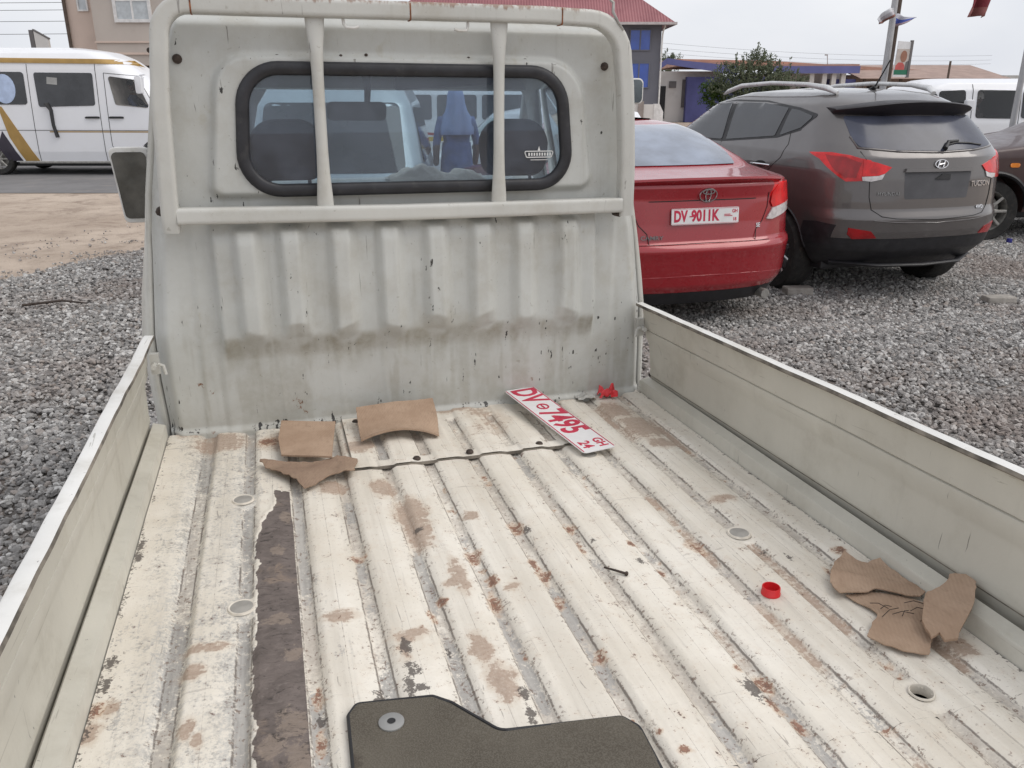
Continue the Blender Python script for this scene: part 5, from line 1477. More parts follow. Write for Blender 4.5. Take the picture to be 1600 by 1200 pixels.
def scatter(n, x0, x1, y0, y1, seed):
    r = np.random.default_rng(seed)
    return np.stack([r.uniform(x0, x1, n), r.uniform(y0, y1, n)], 1)
P = np.concatenate([scatter(42000, -4.2, -.30, .6, 4.6, 1), scatter(66000, -6.0, -.30, 4.2, 11.6, 2),
                    scatter(46000, 1.15, 6.5, 1.2, 5.2, 3), scatter(72000, 1.1, 9.6, 4.8, 9.0, 4), scatter(30000, 5.5, 11.5, 5.5, 12.2, 5), scatter(9000, -.4, 1.2, 2, 9, 6)])
jag = (fbm(P[:, 0], P[:, 1], 1.4, 3, 77) - .5) * 1.6 + (np.random.default_rng(8).normal(0, 1, len(P))) * .38
ok = inpoly(P[:, 0] + jag * .8, P[:, 1] + jag, edge)
stray = np.random.default_rng(9).random(len(P)) < .004
Q = scatter(26000, -6.5, -.4, 4.0, 12.8, 12)
qj = np.abs(np.random.default_rng(13).normal(0, .75, len(Q)))
Q = Q[~inpoly(Q[:, 0], Q[:, 1], edge) & inpoly(Q[:, 0] + qj * .5, Q[:, 1] - qj, edge) & (fbm(Q[:, 0], Q[:, 1], 2.2, 3, 14) > .47)]
P = P[ok | (stray & (P[:, 1] < 11))]
N1 = len(P)
P = np.concatenate([P, Q])
N = len(P)
vis = P[:, 1] * .96 + P[:, 0] * .28
r9 = np.random.default_rng(10)
scl = (.0085 + .009 * r9.random(N) ** 2 + .008 * (r9.random(N) < .04)) * np.interp(vis, [2, 9], [.92, 1.12])
scl[N1:] *= .62
relief = (fbm(P[:, 0], P[:, 1], 1.1, 3, 21) - .45) * .05
pz = np.clip(relief, -.004, .05) + r9.random(N) * .014
def gravel_object():
    me = bpy.data.meshes.new('gravel')
    me.vertices.add(N)
    me.vertices.foreach_set('co', np.stack([P[:, 0], P[:, 1], pz], 1).astype(np.float32).ravel())
    a = me.attributes.new('stone_size', 'FLOAT_VECTOR', 'POINT')
    s3 = scl[:, None] * np.stack([.8 + .6 * r9.random(N), .75 + .4 * r9.random(N), .5 + .4 * r9.random(N)], 1)
    a.data.foreach_set('vector', s3.astype(np.float32).ravel())
    a = me.attributes.new('stone_turn', 'FLOAT_VECTOR', 'POINT')
    rt = np.stack([r9.normal(0, .35, N), r9.normal(0, .35, N), r9.uniform(0, 6.28, N)], 1)
    a.data.foreach_set('vector', rt.astype(np.float32).ravel())
    ob = bpy.data.objects.new('gravel', me)
    COL.objects.link(ob)
    g = bpy.data.node_groups.new('gravel_stones', 'GeometryNodeTree')
    g.interface.new_socket(name='Geometry', in_out='INPUT', socket_type='NodeSocketGeometry')
    g.interface.new_socket(name='Geometry', in_out='OUTPUT', socket_type='NodeSocketGeometry')
    N_, L_ = g.nodes, g.links
    gi, go = N_.new('NodeGroupInput'), N_.new('NodeGroupOutput')
    jn = N_.new('GeometryNodeJoinGeometry')
    for k in range(5):
        ic = N_.new('GeometryNodeMeshIcoSphere')
        ic.inputs['Radius'].default_value = 1
        ic.inputs['Subdivisions'].default_value = 2
        sp_ = N_.new('GeometryNodeSetPosition')
        nz = N_.new('ShaderNodeTexNoise')
        nz.noise_dimensions = '4D'
        nz.inputs['W'].default_value = k * 7.3
        nz.inputs['Scale'].default_value = .9
        nz.inputs['Detail'].default_value = 1.5
        sb = N_.new('ShaderNodeVectorMath')
        sb.operation = 'SUBTRACT'
        sb.inputs[1].default_value = (.5, .5, .5)
        sc_ = N_.new('ShaderNodeVectorMath')
        sc_.operation = 'SCALE'
        sc_.inputs['Scale'].default_value = 2.0
        L_.new(nz.outputs['Color'], sb.inputs[0])
        L_.new(sb.outputs[0], sc_.inputs[0])
        L_.new(sc_.outputs[0], sp_.inputs['Offset'])
        L_.new(ic.outputs['Mesh'], sp_.inputs['Geometry'])
        st_ = N_.new('GeometryNodeSetMaterial')
        st_.inputs['Material'].default_value = M['stone']
        L_.new(sp_.outputs[0], st_.inputs['Geometry'])
        gt = N_.new('GeometryNodeGeometryToInstance')
        L_.new(st_.outputs[0], gt.inputs[0])
        L_.new(gt.outputs[0], jn.inputs[0])
    ip = N_.new('GeometryNodeInstanceOnPoints')
    ip.inputs['Pick Instance'].default_value = True
    na = N_.new('GeometryNodeInputNamedAttribute')
    na.data_type = 'FLOAT_VECTOR'
    na.inputs['Name'].default_value = 'stone_size'
    nb = N_.new('GeometryNodeInputNamedAttribute')
    nb.data_type = 'FLOAT_VECTOR'
    nb.inputs['Name'].default_value = 'stone_turn'
    rv = N_.new('FunctionNodeRandomValue')
    rv.data_type = 'INT'
    rv.inputs[4].default_value = 0
    rv.inputs[5].default_value = 4
    L_.new(gi.outputs[0], ip.inputs['Points'])
    L_.new(jn.outputs[0], ip.inputs['Instance'])
    L_.new(rv.outputs[2], ip.inputs['Instance Index'])
    L_.new(na.outputs[0], ip.inputs['Scale'])
    L_.new(nb.outputs[0], ip.inputs['Rotation'])
    L_.new(ip.outputs[0], go.inputs[0])
    md = ob.modifiers.new('stones', 'NODES')
    md.node_group = g
    me.materials.append(M['stone'])
    return tag(ob, 'crushed grey gravel covering the car yard', 'gravel', kind='stuff')
def stone_mat():
    t = NT('crushed_stone')
    rn = t.n('ShaderNodeObjectInfo').outputs['Random']
    rp = t.n('ShaderNodeValToRGB', {0: rn})
    el = rp.color_ramp.elements
    el[0].color = (.185, .178, .173, 1)
    el[1].position = 1
    el[1].color = (.60, .59, .57, 1)
    for p, c in ((.3, (.275, .266, .258)), (.55, (.345, .335, .322)), (.66, (.34, .30, .272)), (.75, (.43, .415, .40))):
        e = el.new(p)
        e.color = (*c, 1)
    g = t.n('ShaderNodeNewGeometry')
    big = t.step(t.noise(.5, 5, .6, vec=g.outputs['Position']), .46, .64, 0, .5)
    c = t.mixc(big, rp.outputs[0], (.25, .19, .16))
    c = t.mixc(t.step(t.noise(120, 4, .6, vec=g.outputs['Position']), .4, .7, 0, .35), c, (.12, .11, .105))
    return t.done(t.bsdf(c, .9, 0, spec=.25))
M['stone'] = stone_mat()
gravel_object()
M['concrete'] = pmat('rough_concrete', (.33, .305, .275), .9, var=.2, scale=12, bump=.5, bscale=50)
def lump(name, label, cat, loc, dims, rot, mat, seed):
    mb = MB().box(-dims[0] / 2, dims[0] / 2, -dims[1] / 2, dims[1] / 2, 0, dims[2])
    o = mb.build(name, mat, loc=loc, rot=(0, 0, rot), bevel=.014)
    return tag(o, label, cat)
lump('concrete_block', 'low concrete block lying beside the rear tyre of the SUV', 'block', (4.42, 6.10, 0), (.24, .13, .075), BROT + .1, M['concrete'], 1)
lump('flat_stone', 'flat pale slab of stone on the gravel at the right edge', 'stone', (5.86, 5.33, .012), (.25, .12, .06), BROT + .1, M['concrete'], 2)
o = MB().lathe([(.0001, .0), (.03, .0), (.034, .01), (.03, .045), (.0001, .05)], 12).build('blue_cap', pmat('blue_plastic', (.03, .03, .22), .4), None, 50, loc=(8.40, 7.66, .02))
tag(o, 'small dark blue cap lying on the gravel below the maroon car', 'bottle cap')
def twig(label, u0, d0, u1, d1, r):
    a, b_ = bp(u0, d0, .04), bp(u1, d1, .04)
    m = (a + b_) / 2 + Vector((0, .05, .01))
    c = Vector(a)
    o = MB().tube([a - c, m - c + Vector((.05, 0, .006)), b_ - c], [r, r * .8, r * .5], 6).build('twig', M['bolt'], loc=c)
    tag(o, label, 'twig')
twig('long thin dark twig lying on the gravel left of the pickup', -4.05, 6.55, -3.55, 6.62, .012)

# ================================================================== BUILDINGS AND STREET
M['plaster_pink'] = pmat('pinkish_plaster', (.62, .50, .43), .9, var=.07, scale=.8, dirt=.2, dirtcol=(.4, .33, .28))
M['plaster_beige'] = pmat('beige_cladding', (.50, .445, .40), .9, var=.06, scale=.8, dirt=.2, dirtcol=(.33, .29, .26))
M['shutter'] = pmat('grey_roller_shutter', (.15, .14, .14), .6, .2, var=.12, scale=2)
M['white_wall'] = pmat('white_wash', (.62, .6, .58), .9, var=.07, scale=.8, dirt=.3, dirtcol=(.42, .38, .35))
M['pale_glass'] = pmat('pale_window_glass', (.45, .48, .5), .08, spec=.8, coat=.4)
M['frame_white'] = pmat('white_window_frame', (.7, .69, .68), .5)
M['grey_wall'] = pmat('slate_grey_render', (.15, .155, .185), .9, var=.06, scale=.7, dirt=.15, dirtcol=(.16, .15, .15))
M['blue_film'] = pmat('blue_window_film', (.045, .10, .42), .15, var=.1, scale=2, spec=.6, coat=.4)
M['blue_wall'] = pmat('blue_painted_wall', (.085, .09, .235), .85, var=.12, scale=1)
M['blue_fascia'] = pmat('violet_blue_fascia', (.13, .14, .33), .7, var=.1, scale=1.2)
M['brown_roof'] = pmat('dusty_brown_roofing', (.33, .235, .20), .8, var=.12, scale=1.5, dirt=.4, dirtcol=(.2, .15, .13))
M['orange_roof'] = pmat('faded_orange_roofing', (.45, .26, .20), .8, var=.1, scale=1.5)
M['dark_open'] = pmat('dark_opening', (.03, .03, .033), .9)
M['wood'] = pmat('old_timber', (.10, .075, .06), .9)
M['galv'] = pmat('galvanised_pole', (.42, .42, .43), .5, .4, var=.08)

def bld(name, label, u, D, cat='building', group=None):
    return thing(name, label, cat, bp(u, D), BROT, group)
def part(name, mat, parent, *boxes, bevel=0., poly=None):
    mb = MB()
    for b in boxes:
        mb.box(*b)
    return mb.build(name, mat, parent, bevel=bevel)
def window(parent, u, z, w, h, glass, bars=2, y=0., fr=.09, frame='frame_white', rows=1):
    f = MB()
    f.box(u - w / 2 - fr, u + w / 2 + fr, y - .06, y + .02, z - h / 2 - fr, z - h / 2)
    f.box(u - w / 2 - fr, u + w / 2 + fr, y - .06, y + .02, z + h / 2, z + h / 2 + fr)
    f.box(u - w / 2 - fr, u - w / 2, y - .06, y + .02, z - h / 2, z + h / 2)
    f.box(u + w / 2, u + w / 2 + fr, y - .06, y + .02, z - h / 2, z + h / 2)
    for k in range(1, bars):
        x = u - w / 2 + w * k / bars
        f.box(x - .03, x + .03, y - .05, y + .02, z - h / 2, z + h / 2)
    for k in range(1, rows):
        zz = z - h / 2 + h * k / rows
        f.box(u - w / 2, u + w / 2, y - .048, y + .02, zz - .03, zz + .03)
    fo = f.build('window', M[frame], parent)
    MB().box(u - w / 2, u + w / 2, y - .025, y + .01, z - h / 2, z + h / 2).build('pane', M[glass], fo)
    return fo

# beige house at the far left
h = bld('beige_house', 'beige two storey house with grey shutters beyond the minibus', -11.0, 30)
part('wall', M['plaster_pink'], h, (-4.1, -2.62, .0, 6, 0, 7.2))
part('projecting_wall', M['plaster_beige'], h, (-2.95, 3.0, -.45, 6, 2.62, 7.2))
part('ground_floor_wall', M['shutter'], h, (-2.62, 3.0, .6, 6, 0, 2.6))
for i in range(5):
    part('roller_shutter', M['steel'] if i % 2 == 2 else M['shutter'], h, (-2.5 + i * 1.05, -1.55 + i * 1.05, .52, .58, .1, 2.45), bevel=.01)
part('floor_band', M['plaster_pink'], h, (-2.98, 3.02, -.50, -.46, 2.95, 3.02))
part('floor_band', M['plaster_pink'], h, (-2.98, 3.02, -.50, -.46, 3.32, 3.37))
window(h, -1.58, 4.62, 1.05, 1.15, 'pale_glass', 2, -.46, .10, rows=2)
window(h, -3.42, 4.75, .26, .75, 'pale_glass', 1, 0., .05)
part('meter_box', M['plaster_pink'], h, (-3.05, -2.62, -.25, .0, 3.2, 3.36), bevel=.01)
MB().tube([(-4.0, -.08, 0), (-4.02, -.08, 7)], .06, 8).build('drainpipe', M['wood'], h)
part('roof', M['brown_roof'], h, (-4.4, 3.3, -.8, 6.4, 7.2, 7.5))
# small billboard behind the minibus
s_ = bld('roadside_sign', 'small two-sided pale signboard standing behind the white minibus roof', -15.6, 29)
MB().box(-.24, -.10, -.05, .05, 2.95, 3.68).build('side_panel', M['shutter'], s_)
MB().prism([(-.08, 2.95), (.36, 2.95), (.36, 3.40), (-.08, 3.66)], -.05, .05, 'y').build('sign_face', M['white_wall'], s_)
MB().prism([(-.10, 3.66), (.38, 3.40), (.38, 3.44), (-.10, 3.71)], -.06, .06, 'y').build('sign_frame', M['shutter'], s_)
part('post', M['galv'], s_, (-.02, .06, -.03, .03, 0, 2.97))
# wires
def wire(label, a, b, sag, r=.022):
    a, b = Vector(a), Vector(b)
    pts = [a.lerp(b, t) - Vector((0, 0, sag * 4 * t * (1 - t))) - a for t in np.linspace(0, 1, 25)]
    o = MB().tube(pts, r, 5).build('power_line', M['black'], loc=a)
    return tag(o, label, 'cable', 'overhead cables by the beige house' if 'beige' in label else 'overhead cables over the low shops')
for k, z in enumerate((4.58, 4.36, 4.02, 3.63)):
    wire('overhead power cable, %s of the four left of the beige house' % ('topmost', 'second from top', 'third from top', 'lowest')[k], bp(-45, 30 + k * .1, z + .35), bp(-15.05, 30 + k * .1, z + .02), .15, .008)
for k, z in enumerate((4.6, 4.3, 4.05)):
    wire('overhead cable, %s of the three above the blue-edged shops' % ('highest', 'middle', 'lowest')[k], bp(8.4, 52, z), bp(34, 62, z - .3), .3, .006)

# grey house with a red hipped roof
g = bld('grey_house', 'grey house with red hipped roof and blue windows', 0, 45)
part('wall', M['grey_wall'], g, (-6.0, 7.62, 0, 10, 0, 5.0))
roof = MB()
ez = 5.06
e = [(-6.7, -.75, ez), (8.2, -.75, ez), (8.2, 10.7, ez), (-6.7, 10.7, ez)]
ri = [(-1.2, 4.9, 9.4), (2.75, 4.9, 9.4)]
roof.add(e + ri, [(0, 1, 5, 4), (1, 2, 5), (2, 3, 4, 5), (3, 0, 4), (3, 2, 1, 0)])
rf = roof.build('roof', None, g)
t = NT('red_sheet_roofing')
wv_ = t.n('ShaderNodeTexWave', {'Scale': 2.2, 'Vector': t.n('ShaderNodeTexCoord').outputs['Object']}, bands_direction='X').outputs['Fac']
c_ = t.mixc(t.step(t.noise(.9, 6), .3, .7), (.23, .07, .08), (.30, .105, .115))
M['red_roof'] = t.done(t.bsdf(c_, .5, 0, wv_, .5, .05))
rf.data.materials.append(M['red_roof'])
part('fascia', pmat('white_fascia', (.5, .46, .46), .7), g, (-6.75, 8.23, -.80, -.755, 4.98, 5.10), (8.205, 8.25, -.8, 10.7, 4.98, 5.10))
part('soffit', M['grey_wall'], g, (-6.65, 8.15, -.70, -.02, 5.0, 5.04))
MB().tube([(7.75, -.3, 5.0), (7.68, -.1, 4.7), (7.66, -.08, 4.4), (7.66, -.08, .1)], .045, 6).build('drainpipe', M['frame_white'], g)
for z in (4.31, 2.62):
    for u in (6.55, 3.9, 1.2):
        window(g, u, z, 1.0, .92 if z > 4 else 1.15, 'blue_film', 2, 0., .05, 'grey_wall')

# long low shops beyond
lo = bld('low_shops', 'long low shops with violet-blue fascia and dusty brown roofs', 0, 56)
part('white_wall', M['white_wall'], lo, (9.4, 13.6, 0, 8, 0, 3.1))
part('gable', M['white_wall'], lo, (9.6, 9.61, 0, 8, 3.1, 3.12))
mb = MB().prism([(9.2, 3.45), (9.75, 3.85), (10.6, 3.72), (14.2, 3.36), (14.2, 2.86), (10.6, 3.36), (9.75, 3.48), (9.2, 3.12)], -1.2, -1.05, 'y')
mb.build('fascia', M['blue_fascia'], lo)
part('blue_wall', M['blue_wall'], lo, (11.2, 16.5, -.6, -.02, 0, 2.75))
part('dark_door', M['dark_open'], lo, (9.42, 9.95, -.06, -.01, .2, 2.2))
part('shop_sign', M['shutter'], lo, (10.15, 10.6, -.1, -.01, 2.1, 2.5), (11.0, 11.22, -.1, -.01, .9, 2.6))
part('roof', M['orange_roof'], lo, (10.6, 16.8, -1.04, 8, 3.42, 3.62))
MB().prism([(10.6, 3.62), (16.8, 3.5), (31.2, 2.95), (31.2, 3.02), (16.8, 3.82), (10.6, 3.92)], 2, 8, 'y').build('roof_slope', M['orange_roof'], lo)
part('fascia', M['blue_fascia'], lo, (16.5, 21.9, -1.2, -1.05, 2.95, 3.38))
part('roof', M['orange_roof'], lo, (16.5, 21.9, -1.04, 8, 3.38, 3.5))
part('back_wall', M['white_wall'], lo, (16.5, 21.9, 1.2, 8, 0, 3.0))
for u in (18.9, 19.7, 20.3, 20.9):
    MB().box(u, u + .28, -.9, -.6, 0, 2.95).build('column', M['white_wall'], lo)
part('blue_wall', M['blue_wall'], lo, (20.35, 22.0, -.5, 1.1, 0, 2.62))
part('dark_door', M['dark_open'], lo, (19.05, 19.6, 1.1, 1.18, 0, 2.4), (17.2, 18.3, 1.1, 1.18, .4, 2.4))
mb = MB().prism([(-1.2, 2.62), (-1.2, 2.66), (4, 3.6), (4, 3.5)], 22.0, 31.5, 'x')
mb.build('roof', M['brown_roof'], lo)
part('back_wall', pmat('dull_pink_wall', (.34, .27, .24), .9), lo, (22.0, 31.3, 1.0, 8, 0, 2.9))
for u in (23.4, 25.2, 27.6, 29.4):
    part('dark_door', M['dark_open'], lo, (u, u + .9, .9, .98, 0, 2.2))
for u in (22.3, 24.6, 26.9, 29.0, 31.0):
    MB().box(u, u + .16, -1.0, -.85, 0, 2.66).build('post', M['wood'], lo)
part('grey_lean_to', pmat('pale_grey_sheet', (.45, .45, .44), .7), lo, (31.4, 40, -.5, 6, 0, 2.85))
# white painted low wall behind the red car
bw = bld('barrier_wall', 'low white painted wall with grey pillars behind the red saloon', 5.4, 36, 'wall')
part('wall_panel', M['white_wall'], bw, (-1.6, -.12, 0, .2, 0, 1.32), (.12, .55, 0, .2, 0, 1.30))
part('pillar', pmat('brown_grey_pillar', (.3, .26, .24), .9), bw, (-.12, .12, -.05, .25, 0, 1.42))
MB().prism([(.55, 0), (.95, 0), (.95, 1.0), (.78, 1.32), (.55, 1.32)], -.02, .22, 'y').build('end_panel', M['frame_white'], bw)

# ---- trees ---------------------------------------------------------------------
def leafmat(name, a, b):
    t = NT(name)
    rn = t.n('ShaderNodeNewGeometry').outputs['Random Per Island']
    c = t.mixc(rn, a, b)
    d = t.n('ShaderNodeBsdfDiffuse', {'Color': c}).outputs[0]
    tr = t.n('ShaderNodeBsdfTranslucent', {'Color': c}).outputs[0]
    return t.done(t.n('ShaderNodeMixShader', {0: .25, 1: d, 2: tr}).outputs[0])
M['leaf'] = leafmat('bush_leaves', (.10, .12, .08), (.20, .225, .155))
M['leaf_bright'] = leafmat('bright_leaves', (.06, .10, .03), (.12, .19, .06))
def tree(label, u, D, blobs_, nleaf, size, mat, trunk=.12, seed=1, cat='tree', spikes=()):
    r = np.random.default_rng(seed)
    t = thing('tree', label, cat, bp(u, D), BROT)
    V, F = [], []
    bl_ = np.array(blobs_)
    pr = (bl_[:, 3] * bl_[:, 4] * bl_[:, 5])
    pr = pr / pr.sum()
    twigs = []
    for k in range(nleaf // 14):
        b_ = bl_[r.choice(len(bl_), p=pr)]
        d = r.normal(0, 1, 3)
        d /= np.linalg.norm(d)
        c0 = b_[:3] + d * b_[3:] * r.uniform(.35, 1.22)
        out = d * .5 + np.array([0, 0, .5]) + r.normal(0, .3, 3)
        out /= np.linalg.norm(out)
        ln = size * r.uniform(2.5, 5)
        for q in range(14):
            c = c0 + out * ln * q / 14 + r.normal(0, size * .55, 3)
            n1 = r.normal(0, 1, 3)
            n1 /= np.linalg.norm(n1)
            n2 = np.cross(n1, r.normal(0, 1, 3))
            n2 /= np.linalg.norm(n2)
            s1 = size * r.uniform(.6, 1.2)
            o = len(V)
            V += [tuple(c - n1 * s1), tuple(c + n2 * s1 * .4), tuple(c + n1 * s1), tuple(c - n2 * s1 * .4)]
            F.append((o, o + 1, o + 2, o + 3))
    for (x, y, z0, z1) in spikes:
        for q in range(60):
            f = r.random()
            c = np.array([x + r.normal(0, size * (1.3 - f)), y + r.normal(0, size), z0 + (z1 - z0) * f])
            n1 = np.array([r.normal(0, .5), r.normal(0, .5), 1])
            n2 = np.cross(n1, r.normal(0, 1, 3))
            n2 /= np.linalg.norm(n2)
            o = len(V)
            V += [tuple(c - n1 * size * .7), tuple(c + n2 * size * .35), tuple(c + n1 * size * .7), tuple(c - n2 * size * .35)]
            F.append((o, o + 1, o + 2, o + 3))
    MB().add(V, F).build('crown', mat, t)
    mb = MB().tube([(0, 0, 0), (.05, 0, .6), (0, .05, 1.2), (.03, 0, bl_[0][2])], [trunk, trunk * .85, trunk * .7, trunk * .3], 8)
    for b_ in bl_:
        mb.tube([(0, .02, .7), (b_[0] * .5, b_[1] * .5, b_[2] * .7), tuple(b_[:3])], [trunk * .5, trunk * .3, trunk * .1], 6)
    mb.build('trunk', M['wood'], t, 60)
    return t
tree('broad dark green bushy tree in front of the low shops', 12.9, 46, [(0, 0, 2.3, 1.4, 1.0, 1.0), (-1.25, 0, 2.3, 1.1, .8, .75), (1.35, 0, 2.1, 1.2, .8, .75), (.1, 0, 3.0, .8, .7, .7), (-.5, 0, 1.4, 1.3, .8, .8), (.9, 0, 1.4, 1.2, .8, .8), (-.9, 0, 2.9, .5, .4, .35), (.8, 0, 2.9, .45, .4, .35)], 14000, .08, M['leaf'], .16, 3, spikes=((-1.9, 0, 2.4, 3.2), (2.2, 0, 2.2, 3.0), (-1.1, 0, 2.9, 3.75), (1.2, 0, 2.7, 3.45), (0, 0, 3.5, 4.25), (-.75, 0, 3.0, 3.6), (.7, 0, 3.0, 3.75), (1.75, 0, 2.5, 3.55), (-1.6, 0, 2.7, 3.35), (-.3, 0, 3.3, 3.9), (.35, 0, 3.3, 3.95)))
tree('small bright green shrub beside the blue wall', 10.9, 47, [(0, 0, 1.7, .55, .4, .55), (.4, 0, 1.5, .5, .4, .6)], 2400, .085, M['leaf_bright'], .05, 5, 'shrub')
tree('small distant tree top rising above the violet-blue fascia', 12.6, 70, [(0, 0, 4.2, .7, .6, .45), (-.3, 0, 3.6, .7, .6, .5)], 1500, .12, M['leaf'], .1, 6)

# ---- poles, flags, poster ------------------------------------------------------------
lp = thing('street_lamp', 'pale grey lamp post rising behind the SUV roof', 'lamp post', bp(9.43, 22), BROT)
MB().tube([(0, 0, 0), (-.0, 0, 3), (-.02, 0, 8.5)], [.085, .078, .055], 12).build('pole', M['galv'], lp, 60)
MB().tube([(-.02, 0, 8.45), (-.3, 0, 8.8), (-1.0, 0, 8.95)], .03, 8).build('arm', M['galv'], lp, 60)
MB().box(-1.5, -.95, -.1, .1, 8.9, 9.0).build('lamp_head', M['galv'], lp, bevel=.03)
dp = thing('utility_pole', 'dark timber pole just behind the pale lamp post', 'pole', bp(9.98, 23), BROT)
MB().tube([(0, 0, 0), (.0, 0, 8)], [.06, .05], 10).build('pole', M['wood'], dp, 60)
def flag(label, u, D, pts, cols, seed):
    """pts = top edge and bottom edge polylines of the drooping cloth"""
    top, bot = pts
    nu, nv = 14, 8
    def fn(a, b):
        def along(L, t):
            k = t * (len(L) - 1)
            i = min(int(k), len(L) - 2)
            return Vector(L[i]).lerp(Vector(L[i + 1]), k - i)
        p = along(top, a).lerp(along(bot, a), b)
        y = .09 * math.sin(a * 9 + b * 2 + seed) * (.3 + b)
        return (p.x - u, y, p.y - zc_)
    zc_ = min(p[1] for p in bot)
    ob = MB().grid(fn, nu, nv).build('flag', None, None, 60, loc=bp(u, D, zc_), rot=(0, 0, BROT))
    for c in cols:
        ob.data.materials.append(pmat('flag_cloth', c, .9, var=.1, scale=5))
    for p in ob.data.polygons:
        p.material_index = min(len(cols) - 1, int((p.index // nu) / nv * len(cols)))
    md = ob.modifiers.new('cloth', 'SOLIDIFY')
    md.thickness = .008
    return tag(ob, label, 'flag')
flag('white and brown flag hanging left of the lamp post', 9.2, 21.7, ([(9.30, 3.67), (9.18, 3.66), (9.02, 3.56), (8.92, 3.42)], [(9.36, 3.50), (9.22, 3.42), (9.10, 3.33), (8.95, 3.30)]), [(.6, .6, .62), (.42, .4, .42), (.22, .1, .08)], 1)
flag('blue and white flag fluttering right of the lamp post', 9.7, 22.6, ([(9.70, 3.62), (9.82, 3.62), (9.98, 3.55), (10.28, 3.54)], [(9.62, 3.40), (9.76, 3.30), (9.92, 3.36), (10.26, 3.52)]), [(.5, .5, .55), (.07, .1, .35), (.4, .3, .32)], 2)
rf_ = flag('frayed dark red flag hanging in the sky at top right', 6.4, 12, ([(6.20, 3.10), (6.33, 3.12), (6.48, 3.10)], [(6.13, 2.665), (6.27, 2.68), (6.40, 2.665)]), [(.26, .05, .06), (.22, .04, .05), (.33, .13, .12)], 3)
fp = thing('flag_rope', 'slack rope line holding the red flag at top right', 'rope', bp(6.2, 12, 3.1), BROT)
MB().tube([(-3.0, 0, .75), (0, 0, .02), (.28, 0, .02), (3.5, 0, .8)], .008, 5).build('rope', M['steel'], fp, 60)
po = thing('poster_panel', 'portrait poster panel with green foot fixed to the lamp post', 'poster', bp(9.62, 21.6, 2.10), BROT + .25)
MB().prism([(-.19, .0), (.20, -.0), (.23, .80), (-.16, .82)], -.012, .012, 'y').build('panel', M['plate_white'], po)
MB().box(.20, .26, -.03, .03, -.02, .84).build('panel_post', M['shutter'], po)
def flat(name, poly, mat, yy=-.014):
    MB().prism(poly, yy - .002, yy, 'y').build(name, mat, po)
flat('poster_ground', [(-.175, .15), (.20, .15), (.215, .64), (-.165, .64)], pmat('poster_tan', (.5, .44, .4), .6))
flat('poster_foot', [(-.18, .05), (.195, .05), (.20, .16), (-.178, .16)], pmat('poster_green', (.02, .16, .09), .6), -.016)
flat('poster_head', [(.04 + .095 * math.cos(a), .47 + .135 * math.sin(a)) for a in np.linspace(0, 2 * math.pi, 21)[:-1]], pmat('poster_brown', (.30, .14, .09), .6), -.018)
flat('poster_shirt', [(-.17, .162), (.10, .162), (.09, .27), (.02, .33), (-.09, .33), (-.16, .26)], pmat('poster_red', (.5, .1, .09), .6), -.018)
flat('poster_jacket', [(.10, .162), (.20, .162), (.205, .38), (.12, .34)], M['shutter'], -.018)
pt_ = thing('steel_post', 'thin pale steel post at the right edge before the white van', 'post', bp(7.63, 13), BROT)
MB().tube([(0, 0, 0), (-.0, 0, 5)], [.045, .04], 10).build('pole', M['galv'], pt_, 60)
for lab, u, D, z0, z1, r_ in (('short dark pole standing among the low shop roofs', 26.6, 53, 0, 3.6, .07), ('thin distant lamp on a bent mast above the shops', 21.0, 58, 0, 4.15, .03)):
    o = thing('distant_pole', lab, 'pole', bp(u, D), BROT)
    MB().tube([(0, 0, z0), (0, 0, z1 * .8), (-.12 if r_ < .05 else 0, 0, z1)], r_, 6).build('pole', M['wood'] if r_ > .05 else M['galv'], o)
    if r_ < .05:
        MB().box(-.28, -.1, -.05, .05, z1 - .03, z1 + .05).build('lamp_head', M['galv'], o)

# ---- people -----------------------------------------------------------------------------
M['skin'] = pmat('dark_skin', (.075, .04, .028), .6, var=.06)
M['hair'] = pmat('black_hair', (.01, .009, .009), .9)
M['blue_cloth'] = pmat('blue_cloth', (.07, .11, .26), .9, var=.3, scale=7, bump=.6, bscale=14)
M['pale_blue_cloth'] = pmat('pale_blue_cloth', (.2, .27, .48), .9)
M['navy_cloth'] = pmat('navy_cloth', (.03, .04, .08), .9)
def skin_mesh(joints, bones, mat, name, parent, root=0):
    me = bpy.data.meshes.new(name)
    me.from_pydata([j[:3] for j in joints], bones, [])
    ob = bpy.data.objects.new(name, me)
    COL.objects.link(ob)
    me.materials.append(mat)
    sk = ob.modifiers.new('skin', 'SKIN')
    sk.use_smooth_shade = True
    for i, j in enumerate(joints):
        v = me.skin_vertices[0].data[i]
        v.radius = (j[3], j[4] if len(j) > 4 else j[3])
        v.use_root = i == root
    sb = ob.modifiers.new('sub', 'SUBSURF')
    sb.levels = sb.render_levels = 2
    dg = bpy.context.evaluated_depsgraph_get()
    m2 = bpy.data.meshes.new_from_object(ob.evaluated_get(dg))
    ob.modifiers.clear()
    ob.data = m2
    ob.parent = parent
    return ob
